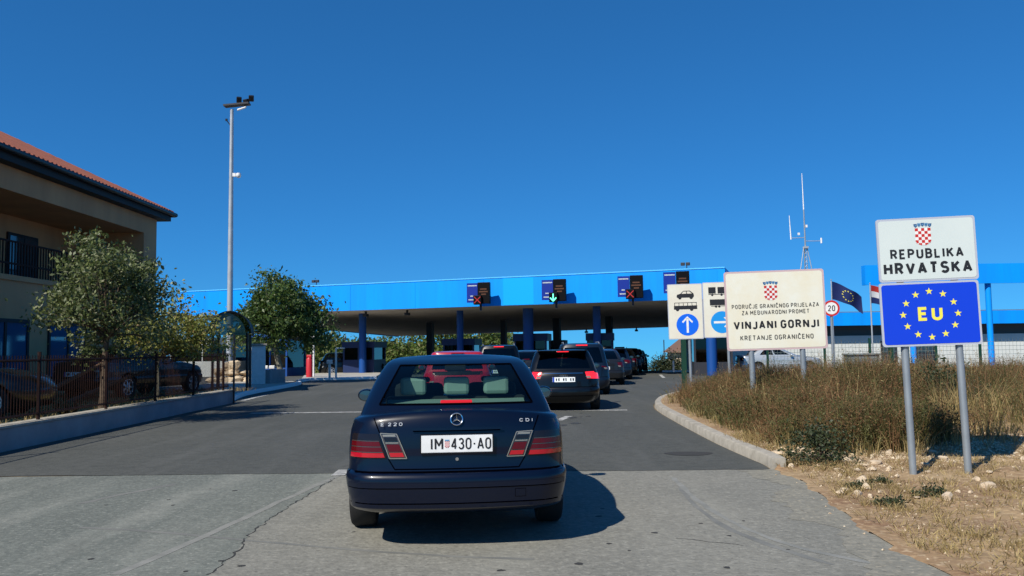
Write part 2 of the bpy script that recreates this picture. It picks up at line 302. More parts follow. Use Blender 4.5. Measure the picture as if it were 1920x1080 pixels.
M = dict(
    pale_asphalt=asphalt('pale_asphalt', (0.218, 0.212, 0.180), (0.166, 0.165, 0.142), 30, 0.8, 0.5, 0.2, ((0.27, 0.265, 0.225), 60, 0.6), light=(0.36, 0.35, 0.30)),
    dusty=asphalt('dusty_asphalt', (0.235, 0.222, 0.178), (0.19, 0.186, 0.155), 26, 0.9, 0.9, 0.1, light=(0.46, 0.40, 0.29)),
    old_asphalt=asphalt('old_asphalt', (0.160, 0.172, 0.150), (0.116, 0.127, 0.112), 30, 0.8, 0.35, 0.3, ((0.30, 0.30, 0.26), 30, 0.6), light=(0.36, 0.36, 0.31)),
    new_asphalt=asphalt('new_asphalt', (0.062, 0.066, 0.060), (0.080, 0.083, 0.074), 55, 0.45, 0.25, 0.2, ((0.108, 0.110, 0.102), 4, 0.65), light=(0.15, 0.15, 0.14)),
    ground=mat('dry_earth', (0.20, 0.145, 0.085), 0.95, noise=(0.4, 1.0), c2=(0.11, 0.085, 0.045), bump=(3, 0.6, 0.1)),
    verge=asphalt('dirt_and_straw', (0.36, 0.255, 0.14), (0.21, 0.12, 0.065), 16, 1.0, 0.9, 0.6, light=(0.62, 0.50, 0.33)),
    yard=asphalt('dry_lawn', (0.36, 0.29, 0.11), (0.22, 0.19, 0.07), 20, 0.9, 0.7, 0.3, light=(0.5, 0.42, 0.2)),
    concrete=mat('kerb_concrete', (0.40, 0.37, 0.31), 0.9, noise=(5, 0.9), c2=(0.24, 0.22, 0.18), bump=(30, 0.4, 0.01)),
    wallgrey=mat('grey_render', (0.30, 0.31, 0.32), 0.9, noise=(1.4, 0.8), c2=(0.20, 0.205, 0.21), bump=(12, 0.3, 0.01)),
    paving=mat('pale_paving', (0.42, 0.40, 0.36), 0.9, noise=(1.8, 0.9), c2=(0.28, 0.27, 0.24)),
    white=mat('white_paint', (0.80, 0.80, 0.78), 0.6, noise=(9, 0.5), c2=(0.55, 0.55, 0.52)),
    roadpaint=mat('worn_road_paint', (0.50, 0.50, 0.47), 0.8, noise=(7, 1.0), c2=(0.17, 0.17, 0.165)),
    fadedpaint=mat('faded_road_paint', (0.235, 0.235, 0.212), 0.9, noise=(5, 1.0), c2=(0.165, 0.168, 0.150)),
    oil=mat('oil_drips', (0.028, 0.030, 0.029), 0.6, noise=(4, 1.0), c2=(0.055, 0.058, 0.055)),
    tar=mat('dark_crack', (0.03, 0.03, 0.028), 0.9),
    scuff=mat('rubber_scuff', (0.125, 0.128, 0.118), 0.9, noise=(3, 1.0), c2=(0.19, 0.19, 0.17)),
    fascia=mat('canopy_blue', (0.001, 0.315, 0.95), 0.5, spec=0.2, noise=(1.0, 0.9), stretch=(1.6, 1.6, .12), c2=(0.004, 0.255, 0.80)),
    fascia_pale=mat('canopy_blue_lighter', (0.002, 0.375, 0.96), 0.5, spec=0.2), display_black=mat('display_black', (0.004, 0.004, 0.005), 0.5, spec=0.1),
    fascia_light=mat('canopy_blue_pale', (0.10, 0.50, 0.95), 0.4),
    soffit=mat('soffit_grey', (0.66, 0.58, 0.48), 0.8, noise=(0.3, 0.6), c2=(0.54, 0.47, 0.39)),
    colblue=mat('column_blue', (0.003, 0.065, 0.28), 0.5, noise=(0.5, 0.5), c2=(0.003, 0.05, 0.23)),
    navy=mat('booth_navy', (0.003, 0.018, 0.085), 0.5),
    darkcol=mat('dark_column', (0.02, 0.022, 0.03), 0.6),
    boothglass=mat('booth_glass', (0.02, 0.05, 0.07), 0.05, spec=0.8),
    blueglass=mat('blue_window_glass', (0.03, 0.10, 0.20), 0.04, spec=1.0),
    render=mat('beige_render', (0.56, 0.31, 0.15), 0.9, noise=(1.0, 0.9), stretch=(1.2, 1.2, .25), c2=(0.43, 0.235, 0.115), bump=(25, 0.2, 0.01)),
    timber=mat('dark_timber', (0.012, 0.012, 0.014), 0.7),
    tile=mat('roof_tile', (0.30, 0.085, 0.045), 0.85, noise=(2.5, 1.0), c2=(0.17, 0.055, 0.035)),
    tile_dark=mat('brown_roof', (0.16, 0.09, 0.06), 0.85),
    hallwall=mat('pale_wall', (0.66, 0.68, 0.64), 0.9, noise=(0.8, 0.5), c2=(0.52, 0.55, 0.52)),
    hallband=mat('grey_shade_band', (0.13, 0.125, 0.115), 0.7),
    tan=mat('tan_wall', (0.62, 0.50, 0.36), 0.9),
    iron=mat('rusty_iron', (0.020, 0.010, 0.009), 0.8, spec=0.2, noise=(4, 1.0), c2=(0.045, 0.018, 0.012)),
    blackmetal=mat('black_metal', (0.010, 0.010, 0.012), 0.45),
    steel=mat('galvanised_steel', (0.33, 0.37, 0.40), 0.45, metal=0.45, noise=(3, 0.6), c2=(0.22, 0.25, 0.27)),
    mast=mat('mast_steel', (0.45, 0.48, 0.50), 0.5, metal=0.3, noise=(2, 0.7), c2=(0.30, 0.32, 0.34)),
    greenpost=mat('green_post', (0.006, 0.045, 0.025), 0.5),
    wire=mat('fence_wire', (0.16, 0.20, 0.19), 0.6),
    sign_white=mat('sign_sheeting', (0.60, 0.66, 0.63), 0.4, noise=(1.6, 0.6), c2=(0.54, 0.61, 0.59)),
    sign_cream=mat('weathered_sheeting', (0.76, 0.75, 0.64), 0.35, noise=(2.2, 1.0), c2=(0.74, 0.68, 0.51)),
    sign_panel=mat('cream_sheeting', (0.72, 0.71, 0.60), 0.35, noise=(2.5, 0.9), c2=(0.68, 0.62, 0.50)),
    sign_edge=mat('pinkish_edge', (0.55, 0.40, 0.40), 0.5),
    sign_edge2=mat('pale_edge', (0.42, 0.45, 0.52), 0.5),
    sign_blue=mat('sign_blue', (0.004, 0.045, 0.60), 0.35),
    disc_blue=mat('disc_blue', (0.005, 0.13, 0.75), 0.35),
    disc_faded=mat('disc_faded_blue', (0.01, 0.27, 0.70), 0.4),
    ink=mat('sign_black', (0.012, 0.012, 0.014), 0.5),
    ink_faded=mat('sign_faded_black', (0.05, 0.048, 0.042), 0.6, noise=(14, 1.0), c2=(0.12, 0.115, 0.095)),
    yellow=mat('sign_yellow', (0.80, 0.72, 0.08), 0.45),
    red=mat('sign_red', (0.50, 0.02, 0.015), 0.45),
    crown=mat('crest_blue', (0.02, 0.09, 0.22), 0.5), crown2=mat('crest_pale_blue', (0.10, 0.25, 0.42), 0.5),
    postred=mat('red_paint', (0.52, 0.02, 0.03), 0.45),
    rock=mat('limestone', (0.62, 0.50, 0.35), 0.9, noise=(3, 1.0), c2=(0.42, 0.33, 0.23), bump=(8, 0.7, 0.05)),
    pebble=mat('pale_pebbles', (0.5, 0.42, 0.3), 0.9, rand=[(0.60, 0.51, 0.37), (0.40, 0.31, 0.20), (0.26, 0.18, 0.11), (0.52, 0.43, 0.30)]),
    bark=mat('bark', (0.12, 0.085, 0.055), 0.95, noise=(9, 1.0), c2=(0.05, 0.035, 0.025), bump=(18, 0.8, 0.02)),
    palebark=mat('pale_bark', (0.26, 0.24, 0.18), 0.95, noise=(7, 1.0), c2=(0.12, 0.11, 0.08), bump=(18, 0.8, 0.02)),
    leaf_olive=mat('olive_leaves', (0.08, 0.09, 0.04), 0.55, rand=[(0.038, 0.06, 0.016), (0.095, 0.13, 0.035), (0.16, 0.19, 0.06), (0.06, 0.09, 0.024), (0.27, 0.27, 0.15)], trans=0.25),
    leaf_yellow=mat('yellowing_leaves', (0.12, 0.10, 0.03), 0.55, rand=[(0.09, 0.12, 0.022), (0.20, 0.23, 0.045), (0.30, 0.29, 0.065), (0.13, 0.165, 0.035), (0.30, 0.21, 0.08)], trans=0.3),
    leaf_green=mat('green_leaves', (0.05, 0.08, 0.02), 0.5, rand=[(0.022, 0.055, 0.012), (0.06, 0.115, 0.022), (0.10, 0.16, 0.03), (0.04, 0.08, 0.018), (0.16, 0.19, 0.06)], trans=0.3),
    leaf_bush=mat('hedge_leaves', (0.06, 0.08, 0.02), 0.6, rand=[(0.05, 0.095, 0.014), (0.10, 0.16, 0.024), (0.16, 0.20, 0.036), (0.075, 0.12, 0.02), (0.19, 0.165, 0.055)], trans=0.3),
    leaf_dark=mat('dark_shrub_leaves', (0.03, 0.05, 0.02), 0.6, rand=[(0.018, 0.028, 0.010), (0.045, 0.06, 0.02), (0.03, 0.045, 0.015)], trans=0.2),
    w_green=mat('green_weeds', (0.07, 0.08, 0.02), 0.7, rand=[(0.05, 0.055, 0.014), (0.095, 0.10, 0.025), (0.13, 0.12, 0.035), (0.065, 0.06, 0.02)], trans=0.25),
    w_red=mat('reddish_weeds', (0.15, 0.08, 0.05), 0.8, rand=[(0.12, 0.06, 0.026), (0.20, 0.10, 0.045), (0.28, 0.155, 0.065), (0.085, 0.055, 0.02)], trans=0.25),
    w_straw=mat('straw_grass', (0.4, 0.3, 0.12), 0.8, rand=[(0.21, 0.15, 0.055), (0.34, 0.25, 0.10), (0.46, 0.36, 0.16), (0.16, 0.10, 0.04)], trans=0.25),
    glass_car=glass('tinted_car_glass', (0.60, 0.74, 0.71), 0.7), glass_dark=glass('dark_car_glass', (0.10, 0.13, 0.13), 0.8),
    merc=mat('dark_blue_car_paint', (0.0012, 0.004, 0.015), 0.3, spec=0.2, coat=0.45),
    black_paint=mat('black_car_paint', (0.002, 0.0025, 0.003), 0.3, spec=0.3, coat=0.5),
    red_paint=mat('red_car_paint', (0.42, 0.012, 0.02), 0.3, coat=1.0),
    blue_paint=mat('slate_car_paint', (0.004, 0.010, 0.022), 0.3, spec=0.3, coat=0.5),
    grey_paint=mat('grey_car_paint', (0.011, 0.012, 0.014), 0.3, spec=0.3, coat=0.5),
    silver_paint=mat('silver_car_paint', (0.55, 0.58, 0.58), 0.32, metal=0.5, coat=1.0),
    rubber=mat('tyre_rubber', (0.012, 0.012, 0.012), 0.85), well=mat('wheel_well', (0.004, 0.004, 0.004), 0.9),
    rim=mat('alloy_rim', (0.45, 0.46, 0.48), 0.35, metal=0.8),
    trim=mat('black_trim', (0.006, 0.006, 0.007), 0.6, spec=0.2), gap=mat('panel_gap', (0.001, 0.001, 0.002), 0.9, spec=0.0),
    badge=mat('silver_badge', (0.55, 0.57, 0.60), 0.35, metal=0.2),
    chrome=mat('chrome', (0.75, 0.76, 0.78), 0.12, metal=1.0),
    lamp_red=mat('red_lamp_lens', (0.42, 0.005, 0.016), 0.12, coat=1.0), lamp_lit=mat('lit_brake_lens', (0.5, 0.008, 0.012), 0.15, emit=(1.0, 0.02, 0.03, 0.85), coat=1.0),
    lamp_smoke=mat('smoked_lamp_lens', (0.010, 0.008, 0.011), 0.15, spec=0.3, coat=0.2), lamp_clear=mat('clear_lamp_lens', (0.21, 0.205, 0.175), 0.18, coat=0.6),
    lamp_dark_red=mat('dark_red_lens', (0.085, 0.001, 0.004), 0.2, spec=0.3, coat=0.2), lamp_amber=mat('brownish_lens', (0.06, 0.042, 0.035), 0.2, coat=1.0),
    plate=mat('number_plate', (0.78, 0.82, 0.82), 0.4), plate_blue=mat('plate_strip', (0.01, 0.05, 0.35), 0.4),
    seat=mat('grey_green_upholstery', (0.26, 0.35, 0.30), 0.8), shelf=mat('grey_shelf', (0.20, 0.27, 0.23), 0.8), cabin=mat('dark_cabin', (0.008, 0.012, 0.013), 0.9),
    led_red=mat('red_signal', (0.35, 0.02, 0.02), 0.4, emit=(1.0, 0.06, 0.04, 0.12)), led_green=mat('green_signal', (0.1, 0.7, 0.4), 0.4, emit=(0.15, 1.0, 0.55, 1.2)),
    led_amber=mat('amber_display', (0.05, 0.02, 0.006), 0.5, emit=(1.0, 0.25, 0.04, 0.035)), panel_blue=mat('display_blue', (0.003, 0.022, 0.26), 0.4),
    flagblue=mat('flag_blue', (0.005, 0.020, 0.12), 0.8, trans=0.25), flagred=mat('flag_red', (0.5, 0.03, 0.02), 0.8, trans=0.3), flagwhite=mat('flag_white', (0.7, 0.7, 0.7), 0.8, trans=0.3),
    cabinet=mat('cabinet_grey', (0.20, 0.23, 0.22), 0.7, noise=(3, 0.8), c2=(0.13, 0.15, 0.145)), wood=mat('weathered_wood', (0.16, 0.09, 0.055), 0.9, noise=(6, 1.0), c2=(0.07, 0.04, 0.025)),
)
# ---------------------------------------------------------------- ground, roads, kerbs, markings
def crest(y):                                  # the road tips over a crest behind the checkpoint
    u = max(0.0, y - 50.0)
    return -0.002 * u * u if u < 16 else -0.512 - 0.064 * (u - 16)
def gz(x, y): return crest(y)
kerb_px = [(1446, 880), (1432, 871), (1410, 862), (1380, 849), (1345, 833), (1310, 815), (1275, 796), (1245, 779), (1229, 768), (1226, 760), (1236, 751), (1258, 744), (1290, 737)]
kerb = [G(*p) for p in kerb_px]
edge_px = [(1446, 880), (1500, 903), (1560, 948), (1620, 997), (1690, 1040), (1775, 1082)]
edge = [G(*p) for p in edge_px]
def verge_left(y):
    pts = list(reversed(edge)) + kerb[1:]
    if y <= pts[0].y: return pts[0].x + (pts[0].y - y) * 0.02
    for a, b in zip(pts, pts[1:]):
        if a.y <= y <= b.y: return a.x + (b.x - a.x) * (y - a.y) / max(1e-6, b.y - a.y)
    return pts[-1].x + (y - pts[-1].y) * 1.2
Y_FRONT = kerb[0].y
def vz(x, y):                                  # height of the verge
    d = max(0, x - verge_left(y)); t = min(1, d / 2.2); f = min(1, max(0, (y - Y_FRONT + 0.2) / 2.0)); b = min(1, max(0, (30.5 - y) / 2.0))
    n = 0.035 * math.sin(x * 2.1 + y * 1.3) * math.sin(x * 0.7 - y * 1.9) + 0.02 * math.sin(5.3 * x + 3.1 * y)
    return 0.012 + (0.115 * min(1, f * 1.0) + 0.12 * t * t * f + n * t + 0.03 * t) * b

ys = list(np.arange(-6, 50, 2.0)) + list(np.arange(50, 90, 1.0)) + [90, 100, 120, 150, 200, 300, 500, 900, 1600, 2600]
xs = [-2600, -1200, -600, -300, -150, -80] + list(np.arange(-44, 46, 4.0)) + [80, 150, 300, 600, 1200, 2600]
ys = [-400, -60] + ys
mb = MB(); nx = len(xs)
mb.add([(x, y, gz(x, y)) for y in ys for x in xs], [(j * nx + i, j * nx + i + 1, (j + 1) * nx + i + 1, (j + 1) * nx + i) for j in range(len(ys) - 1) for i in range(nx - 1)])
struct(mb.build('ground', M['ground'], smooth=60))

J0, J1 = G(100, 893), G(1446, 881)             # the seam between the old and the new asphalt
def seam(x): return J0.y + (J1.y - J0.y) * (x - J0.x) / (J1.x - J0.x)
# old asphalt, gridded so that its dust and ravelled right edge follow the verge
crack_w = [G(*q) for q in [(392, 1079), (440, 1040), (470, 1000), (520, 965), (560, 940), (600, 915), (628, 897), (640, 890)]]
def crack_x(y):
    for a, b in zip(crack_w, crack_w[1:]):
        if a.y <= y <= b.y: return a.x + (b.x - a.x) * (y - a.y) / (b.y - a.y)
    return crack_w[0].x if y < crack_w[0].y else crack_w[-1].x
mb = MB(); rows = list(np.arange(-5, 5.5, 0.5)) + list(np.arange(5.5, 10.6, 0.1))
vs_, fs_ = [], []
for y in rows:
    xr = verge_left(min(y, J1.y)) + 0.35
    xc = crack_x(y); cols = [-46 + (xc + 46) * i / 4 for i in range(5)] + [xc + (xr - xc) * i / 3 for i in (1, 2, 3)]
    for x in cols: vs_.append((x, min(y, seam(x) + 0.04), 0.004))
fL, fR = [], []
for j in range(len(rows) - 1):
    for i in range(7):
        (fL if i < 4 else fR).append((j * 8 + i, j * 8 + i + 1, (j + 1) * 8 + i + 1, (j + 1) * 8 + i))
mb.add(vs_, fL, 0); mb.v, mb.f, mb.mi = mb.v, mb.f + fR, mb.mi + [1] * len(fR); struct(mb.build('old_road', [M['old_asphalt'], M['pale_asphalt']]))
# new asphalt: one flat sheet up to the crest, then it follows the slope
kout = [(p.x - 0.02, p.y, 0.009) for p in kerb]
poly = [(x, seam(x) + random.uniform(-.012, .012) + .012 * math.sin(x * 3.1), 0.0075) for x in [-46, -20] + list(np.arange(-9, kerb[0].x - .12, .12))] + [(kerb[0].x - 0.1, seam(kerb[0].x), 0.0075)] + kout + [(8.5, 31.2, 0.009), (14, 33.5, 0.009), (40, 34.5, 0.009), (40, 50, 0.009), (-46, 50, 0.009)]
bm = bmesh.new(); bvs = [bm.verts.new(p) for p in poly]; bmesh.ops.triangle_fill(bm, use_beauty=True, edges=[bm.edges.new((bvs[i], bvs[(i + 1) % len(bvs)])) for i in range(len(bvs))])
me = bpy.data.meshes.new('new_road'); bm.to_mesh(me); bm.free(); me.materials.append(M['new_asphalt'])
o = bpy.data.objects.new('new_road', me); col.objects.link(o); struct(o)
mb = MB(); yy = list(np.arange(50, 90.5, 1.0))
mb.add([(x, y, gz(x, y) + 0.009) for y in yy for x in (-46, 0, 40)], [(j * 3 + i, j * 3 + i + 1, j * 3 + i + 4, j * 3 + i + 3) for j in range(len(yy) - 1) for i in range(2)])
struct(mb.build('road_over_crest', M['new_asphalt'], smooth=60))
mb = MB(); vs_, fs_ = [], []; yy = list(np.arange(4.0, Y_FRONT - .02, 0.08))     # dust blown over the pavement edge
for y in yy:
    xl = verge_left(y); wd = .36 + .12 * math.sin(y * 2.6) + .07 * math.sin(y * 6.1 + 1) + random.uniform(-.06, .06)
    vs_ += [(xl - wd, y, .0062), (xl + .3, y, .0064)]
mb.add(vs_, [(2 * i, 2 * i + 1, 2 * i + 3, 2 * i + 2) for i in range(len(yy) - 1)]); struct(mb.build('dusty_margin', M['dusty']))
# verge
mb = MB(); rows = list(np.arange(4.0, 11, 0.1)) + list(np.arange(11, 31.01, 0.25)); N = 60; vs_, fs_ = [], []
for y in rows:
    xl = verge_left(y) + (0.14 if y > Y_FRONT else 0.0)
    for i in range(N + 1):
        t = i / N; x = xl + (34 - xl) * t ** 1.7
        if y < Y_FRONT and i == 0: x += 0.05 * math.sin(y * 7) + 0.03 * math.sin(y * 17.3) + random.uniform(-.025, .025)
        vs_.append((x, y, vz(x, y) if i else (0.001 if y < Y_FRONT else 0.10)))
for j in range(len(rows) - 1):
    for i in range(N):
        a = j * (N + 1) + i; fs_.append((a, a + 1, a + N + 2, a + N + 1))
mb.add(vs_, fs_); struct(mb.build('verge', M['verge'], smooth=80))

def sweep_kerb(name, pts, w, h, m, z0=0.0, inward=1):
    mb = MB(); n = len(pts); L = []
    for i, p in enumerate(pts):
        a = pts[max(i - 1, 0)]; b = pts[min(i + 1, n - 1)]; d = Vector((b.x - a.x, b.y - a.y, 0)).normalized(); nr = Vector((d.y, -d.x, 0)) * inward
        L.append((p, nr))
    vs_ = []
    for p, nr in L:
        for off, z in ((0, z0 - 0.05), (0.015, z0 + h - 0.02), (0.035, z0 + h), (w, z0 + h), (w, z0 - 0.05)):
            q = p + nr * off; vs_.append((q.x, q.y, z + gz(q.x, q.y)))
    fs_ = [(i * 5 + k, i * 5 + k + 1, (i + 1) * 5 + k + 1, (i + 1) * 5 + k) for i in range(n - 1) for k in range(4)]
    fs_ += [(0, 1, 2, 3, 4), tuple((n - 1) * 5 + k for k in (4, 3, 2, 1, 0))]
    mb.add(vs_, fs_); return struct(mb.build(name, m, smooth=40))
def dense(pts, step=0.5):
    out = []
    for a, b in zip(pts, pts[1:]):
        k = max(1, int((b - a).length / step))
        out += [a.lerp(b, i / k) for i in range(k)]
    return out + [pts[-1]]
def chaikin(pts, n=2):
    for _ in range(n):
        q = [pts[0]]
        for a, b in zip(pts, pts[1:]): q += [a.lerp(b, 0.25), a.lerp(b, 0.75)]
        pts = q + [pts[-1]]
    return pts
kerb_s = chaikin(kerb, 2)
sweep_kerb('kerb', kerb_s, 0.17, 0.13, M['concrete'])

def strip(name, pts, w, m, z=0.013, jag=0.0):
    mb = MB(); vs_ = []
    for i, p in enumerate(pts):
        a = pts[max(i - 1, 0)]; b = pts[min(i + 1, len(pts) - 1)]; d = Vector((b.x - a.x, b.y - a.y, 0)).normalized(); nr = Vector((d.y, -d.x, 0))
        ww = w[i] if isinstance(w, list) else w
        j = random.uniform(-jag, jag)
        for s in (-1, 1):
            q = p + nr * (s * ww / 2 * (1 + random.uniform(-.4, .4) * (1 if jag else 0)) + j); vs_.append((q.x, q.y, z + gz(q.x, q.y)))
    mb.add(vs_, [(2 * i, 2 * i + 1, 2 * i + 3, 2 * i + 2) for i in range(len(pts) - 1)])
    return struct(mb.build(name, m))
strip('stop_line', dense([G(470, 775.5), G(700, 773), G(900, 772), G(1050, 770.5), G(1176, 769.5)], 1), 0.22, M['roadpaint'], z=0.0112)
strip('lane_line', dense([G(1047, 789), G(1067, 781)], .4), 0.16, M['roadpaint'], z=0.0105)
strip('lane_line', dense([G(633, 893), G(647, 882)], .3), [0.16] * 9, M['roadpaint'], z=0.0105)
strip('faded_lane_line', dense([G(634, 893), G(600, 908), G(520, 943), G(430, 985), G(330, 1030), G(215, 1079)], .25), 0.075, M['fadedpaint'], z=0.0055, jag=0.004)
strip('faded_lane_line', dense(chaikin([G(1262, 896), G(1285, 920), G(1320, 950), G(1370, 980), G(1460, 1018), G(1600, 1052), G(1760, 1074)], 2), .3), 0.06, M['fadedpaint'], z=0.0055, jag=0.004)
strip('tyre_scuff', dense(chaikin([G(1275, 915), G(1300, 948), G(1350, 985), G(1430, 1020), G(1560, 1060)], 2), .3), 0.055, M['scuff'], z=0.005, jag=0.004)
strip('tyre_scuff', dense(chaikin([G(150, 990), G(300, 998), G(500, 1018), G(760, 1040), G(1000, 1050)], 2), .3), 0.05, M['scuff'], z=0.005, jag=0.006)
strip('tyre_scuff', dense(chaikin([G(150, 945), G(240, 925), G(330, 908)], 2), .3), 0.09, M['scuff'], z=0.005, jag=0.006)
strip('road_crack', dense([G(392, 1079), G(440, 1040), G(470, 1000), G(520, 965), G(560, 940), G(600, 915), G(628, 897)], .05), [random.uniform(.003, .018) for _ in range(400)], M['tar'], z=0.006, jag=0.022)
strip('road_crack', dense([G(1268, 1010), G(1330, 1017), G(1395, 1024)], .06), 0.008, M['tar'], z=0.006, jag=0.02)
strip('far_lane_line', dense([G(1238, 703), G(1245, 709)], .5), 0.16, M['roadpaint'], z=0.014)
mb = MB()
for k in range(26):                            # small tar spots and chips in the old surface
    p = G(random.uniform(160, 1700), random.uniform(915, 1075)); r_ = random.uniform(0.012, 0.035)
    if p.x > verge_left(p.y) - 0.2: continue
    mb.add([(p.x + r_ * random.uniform(.6, 1.4) * math.cos(t), p.y + r_ * random.uniform(.6, 1.4) * math.sin(t), 0.006) for t in np.linspace(0, 2 * math.pi, 8)[:-1]], [tuple(range(7))])
tag(mb.build('tar_spots', M['tar']), kind='stuff')
mb = MB()                                      # oil drips where the queues stand
for k in range(70):
    y = random.uniform(11.5, 42); x = random.choice((-.04 * y, .14 * y - 1.4, .14 * y - 1.4)) + random.gauss(0, .3); r_ = random.choice((.03, .05, .09, .16)) * random.uniform(.6, 1.2)
    if y < 15 and x > 2.4: continue
    mb.add([(x + r_ * (1 + .25 * math.sin(3 * t + k)) * math.cos(t), y + 1.5 * r_ * (1 + .2 * math.sin(2 * t + k)) * math.sin(t), .0108 + .00003 * k) for t in np.linspace(0, 2 * math.pi, 13)[:-1]], [tuple(range(12))])
tag(mb.build('oil_drips', M['oil']), kind='stuff')
mb = MB(); p = G(1292, 852)
mb.add([(p.x + 0.32 * math.cos(t) * (1 + .1 * math.sin(3 * t)), p.y + 0.22 * math.sin(t), 0.0125) for t in np.linspace(0, 2 * math.pi, 25)[:-1]], [tuple(range(24))])
struct(mb.build('asphalt_patch', M['tar']))

# ---------------------------------------------------------------- border canopy
CL, CR = Vector((-21.3, 54.1, 0)), Vector((10.65, 42.5, 0))
cdir = (CR - CL).normalized(); cnor = Vector((-cdir.y, cdir.x, 0))            # along the front; to the back
CANG = math.atan2(cdir.y, cdir.x); CD = 30.0
def cpt(px, off, py=650):                      # a point under the canopy, 'off' metres behind its front
    d = ray(px, py); b = CL + cnor * off
    k = (d.x * b.y - d.y * b.x) / (cdir.x * d.y - cdir.y * d.x)
    return b + cdir * k
def soff(p):                                   # soffit height at a point
    k = max(0, min(1, (p - CL).dot(cnor) / CD)); e = max(0, min(1, (p - CL).dot(cdir) / (CR - CL).length))
    return 3.89 - k * (0.64 * e + 1.02 * (1 - e))
canopy = thing('border_canopy', 'long bright blue border crossing canopy spanning the lanes', 'canopy', (0, 0, 0))
def cbox(a, b, z0a, z1a, z0b, z1b, th, name, m, side=1):
    d = (b - a); n = Vector((-d.y, d.x, 0)).normalized() * th * side
    mb = MB(); mb.add([(a.x, a.y, z0a), (b.x, b.y, z0b), (b.x, b.y, z1b), (a.x, a.y, z1a), (a.x + n.x, a.y + n.y, z0a), (b.x + n.x, b.y + n.y, z0b), (b.x + n.x, b.y + n.y, z1b), (a.x + n.x, a.y + n.y, z1a)],
                      [(0, 1, 2, 3), (7, 6, 5, 4), (0, 4, 5, 1), (3, 2, 6, 7), (0, 3, 7, 4), (1, 5, 6, 2)])
    return mb.build(name, m, canopy)
BL, BR = CL + cnor * CD, CR + cnor * CD
f = cbox(CL, CR, 3.84, 5.39, 3.84, 5.39, 0.12, 'fascia', M['fascia'])
cbox(CL + cnor * 0.125, BL, 3.84, 5.385, 2.80, 4.4, -0.12, 'side_fascia', M['fascia'])
cbox(CR + cnor * 0.125, BR, 3.84, 5.385, 3.20, 4.8, 0.12, 'side_fascia', M['fascia'])
cbox(CL - cnor * 0.03, CR - cnor * 0.03, 5.36, 5.42, 5.36, 5.42, 0.2, 'coping', M['fascia_light'])
mb = MB(); i0 = 0.13
a, b, c_, d_ = CL + cnor * i0 + cdir * i0, CR + cnor * i0 - cdir * i0, BR - cdir * i0, BL + cdir * i0
mb.add([(p.x, p.y, soff(p) + k) for k in (0, 0.12) for p in (a, b, c_, d_)], [(3, 2, 1, 0), (4, 5, 6, 7), (0, 1, 5, 4), (1, 2, 6, 5), (2, 3, 7, 6), (3, 0, 4, 7)])
mb.build('soffit', M['soffit'], canopy)
mb = MB()
mb.add([(a.x, a.y, 5.2), (b.x, b.y, 5.2), (c_.x, c_.y, 4.6), (d_.x, d_.y, 4.2)], [(0, 1, 2, 3)]); mb.build('roof', M['soffit'], canopy)
for k in np.arange(4.2, 34, 4.2):              # shallow seams between the fascia sheets
    p = CL + cdir * k - cnor * 0.006; MB().box((p.x, p.y, 4.6), (0.015, 0.014, 1.5), CANG).build('fascia_seam', M['fascia'], canopy)
for a_, b_, m_ in ((945, 1002, 'fascia_pale'),):   # one sheet of a slightly lighter blue
    pa, pb = cpt(a_, -.004), cpt(b_, -.004); cbox(pa, pb, 3.86, 5.35, 3.86, 5.35, -.004, 'fascia_panel', M[m_], -1)
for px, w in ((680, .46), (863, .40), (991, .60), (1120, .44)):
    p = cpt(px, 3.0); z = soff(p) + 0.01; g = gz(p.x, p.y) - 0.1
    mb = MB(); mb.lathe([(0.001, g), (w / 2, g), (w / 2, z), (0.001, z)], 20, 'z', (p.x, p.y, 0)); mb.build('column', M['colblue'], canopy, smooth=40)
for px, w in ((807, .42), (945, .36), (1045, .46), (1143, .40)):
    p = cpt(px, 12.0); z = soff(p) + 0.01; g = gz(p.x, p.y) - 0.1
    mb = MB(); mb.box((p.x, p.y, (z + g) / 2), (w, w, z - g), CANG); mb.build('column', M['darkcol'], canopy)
for px, py, off in ((686, 583, 1.5), (764, 584, 1.5), (1100, 618, 29), (1194, 616, 29), (648, 631, 29)):  # small dark cameras and boxes hung under the soffit, no light sources
    p = cpt(px, off); z = soff(p)
    mb = MB(); mb.box((p.x, p.y, z - 0.1), (0.10, 0.10, 0.2), CANG); mb.box((p.x, p.y - 0.05, z - 0.24), (0.22, 0.34, 0.16), CANG); mb.build('hanging_box', M['darkcol'], canopy)
for px, py in ((593, 527), (1292, 505)):       # small floodlights on the canopy edge
    p = cpt(px, 0.3); mb = MB()
    t = thing('floodlight', 'small dark floodlights on the canopy roof edge ' + ('behind the leafy green tree' if px < 900 else 'above the rightmost lane display'), 'floodlight', (p.x, p.y, 5.42), CANG, 'floodlights on the canopy edge')
    mb.tube([(0, 0, -.02), (0, 0, 0.22)], 0.025, 6).build('post', M['darkcol'], t)
    for sx in (-0.2, 0.06): MB().box((sx, 0, 0.26), (0.2, 0.14, 0.16)).build('lamp_head', M['darkcol'], t, bevel=0.02)

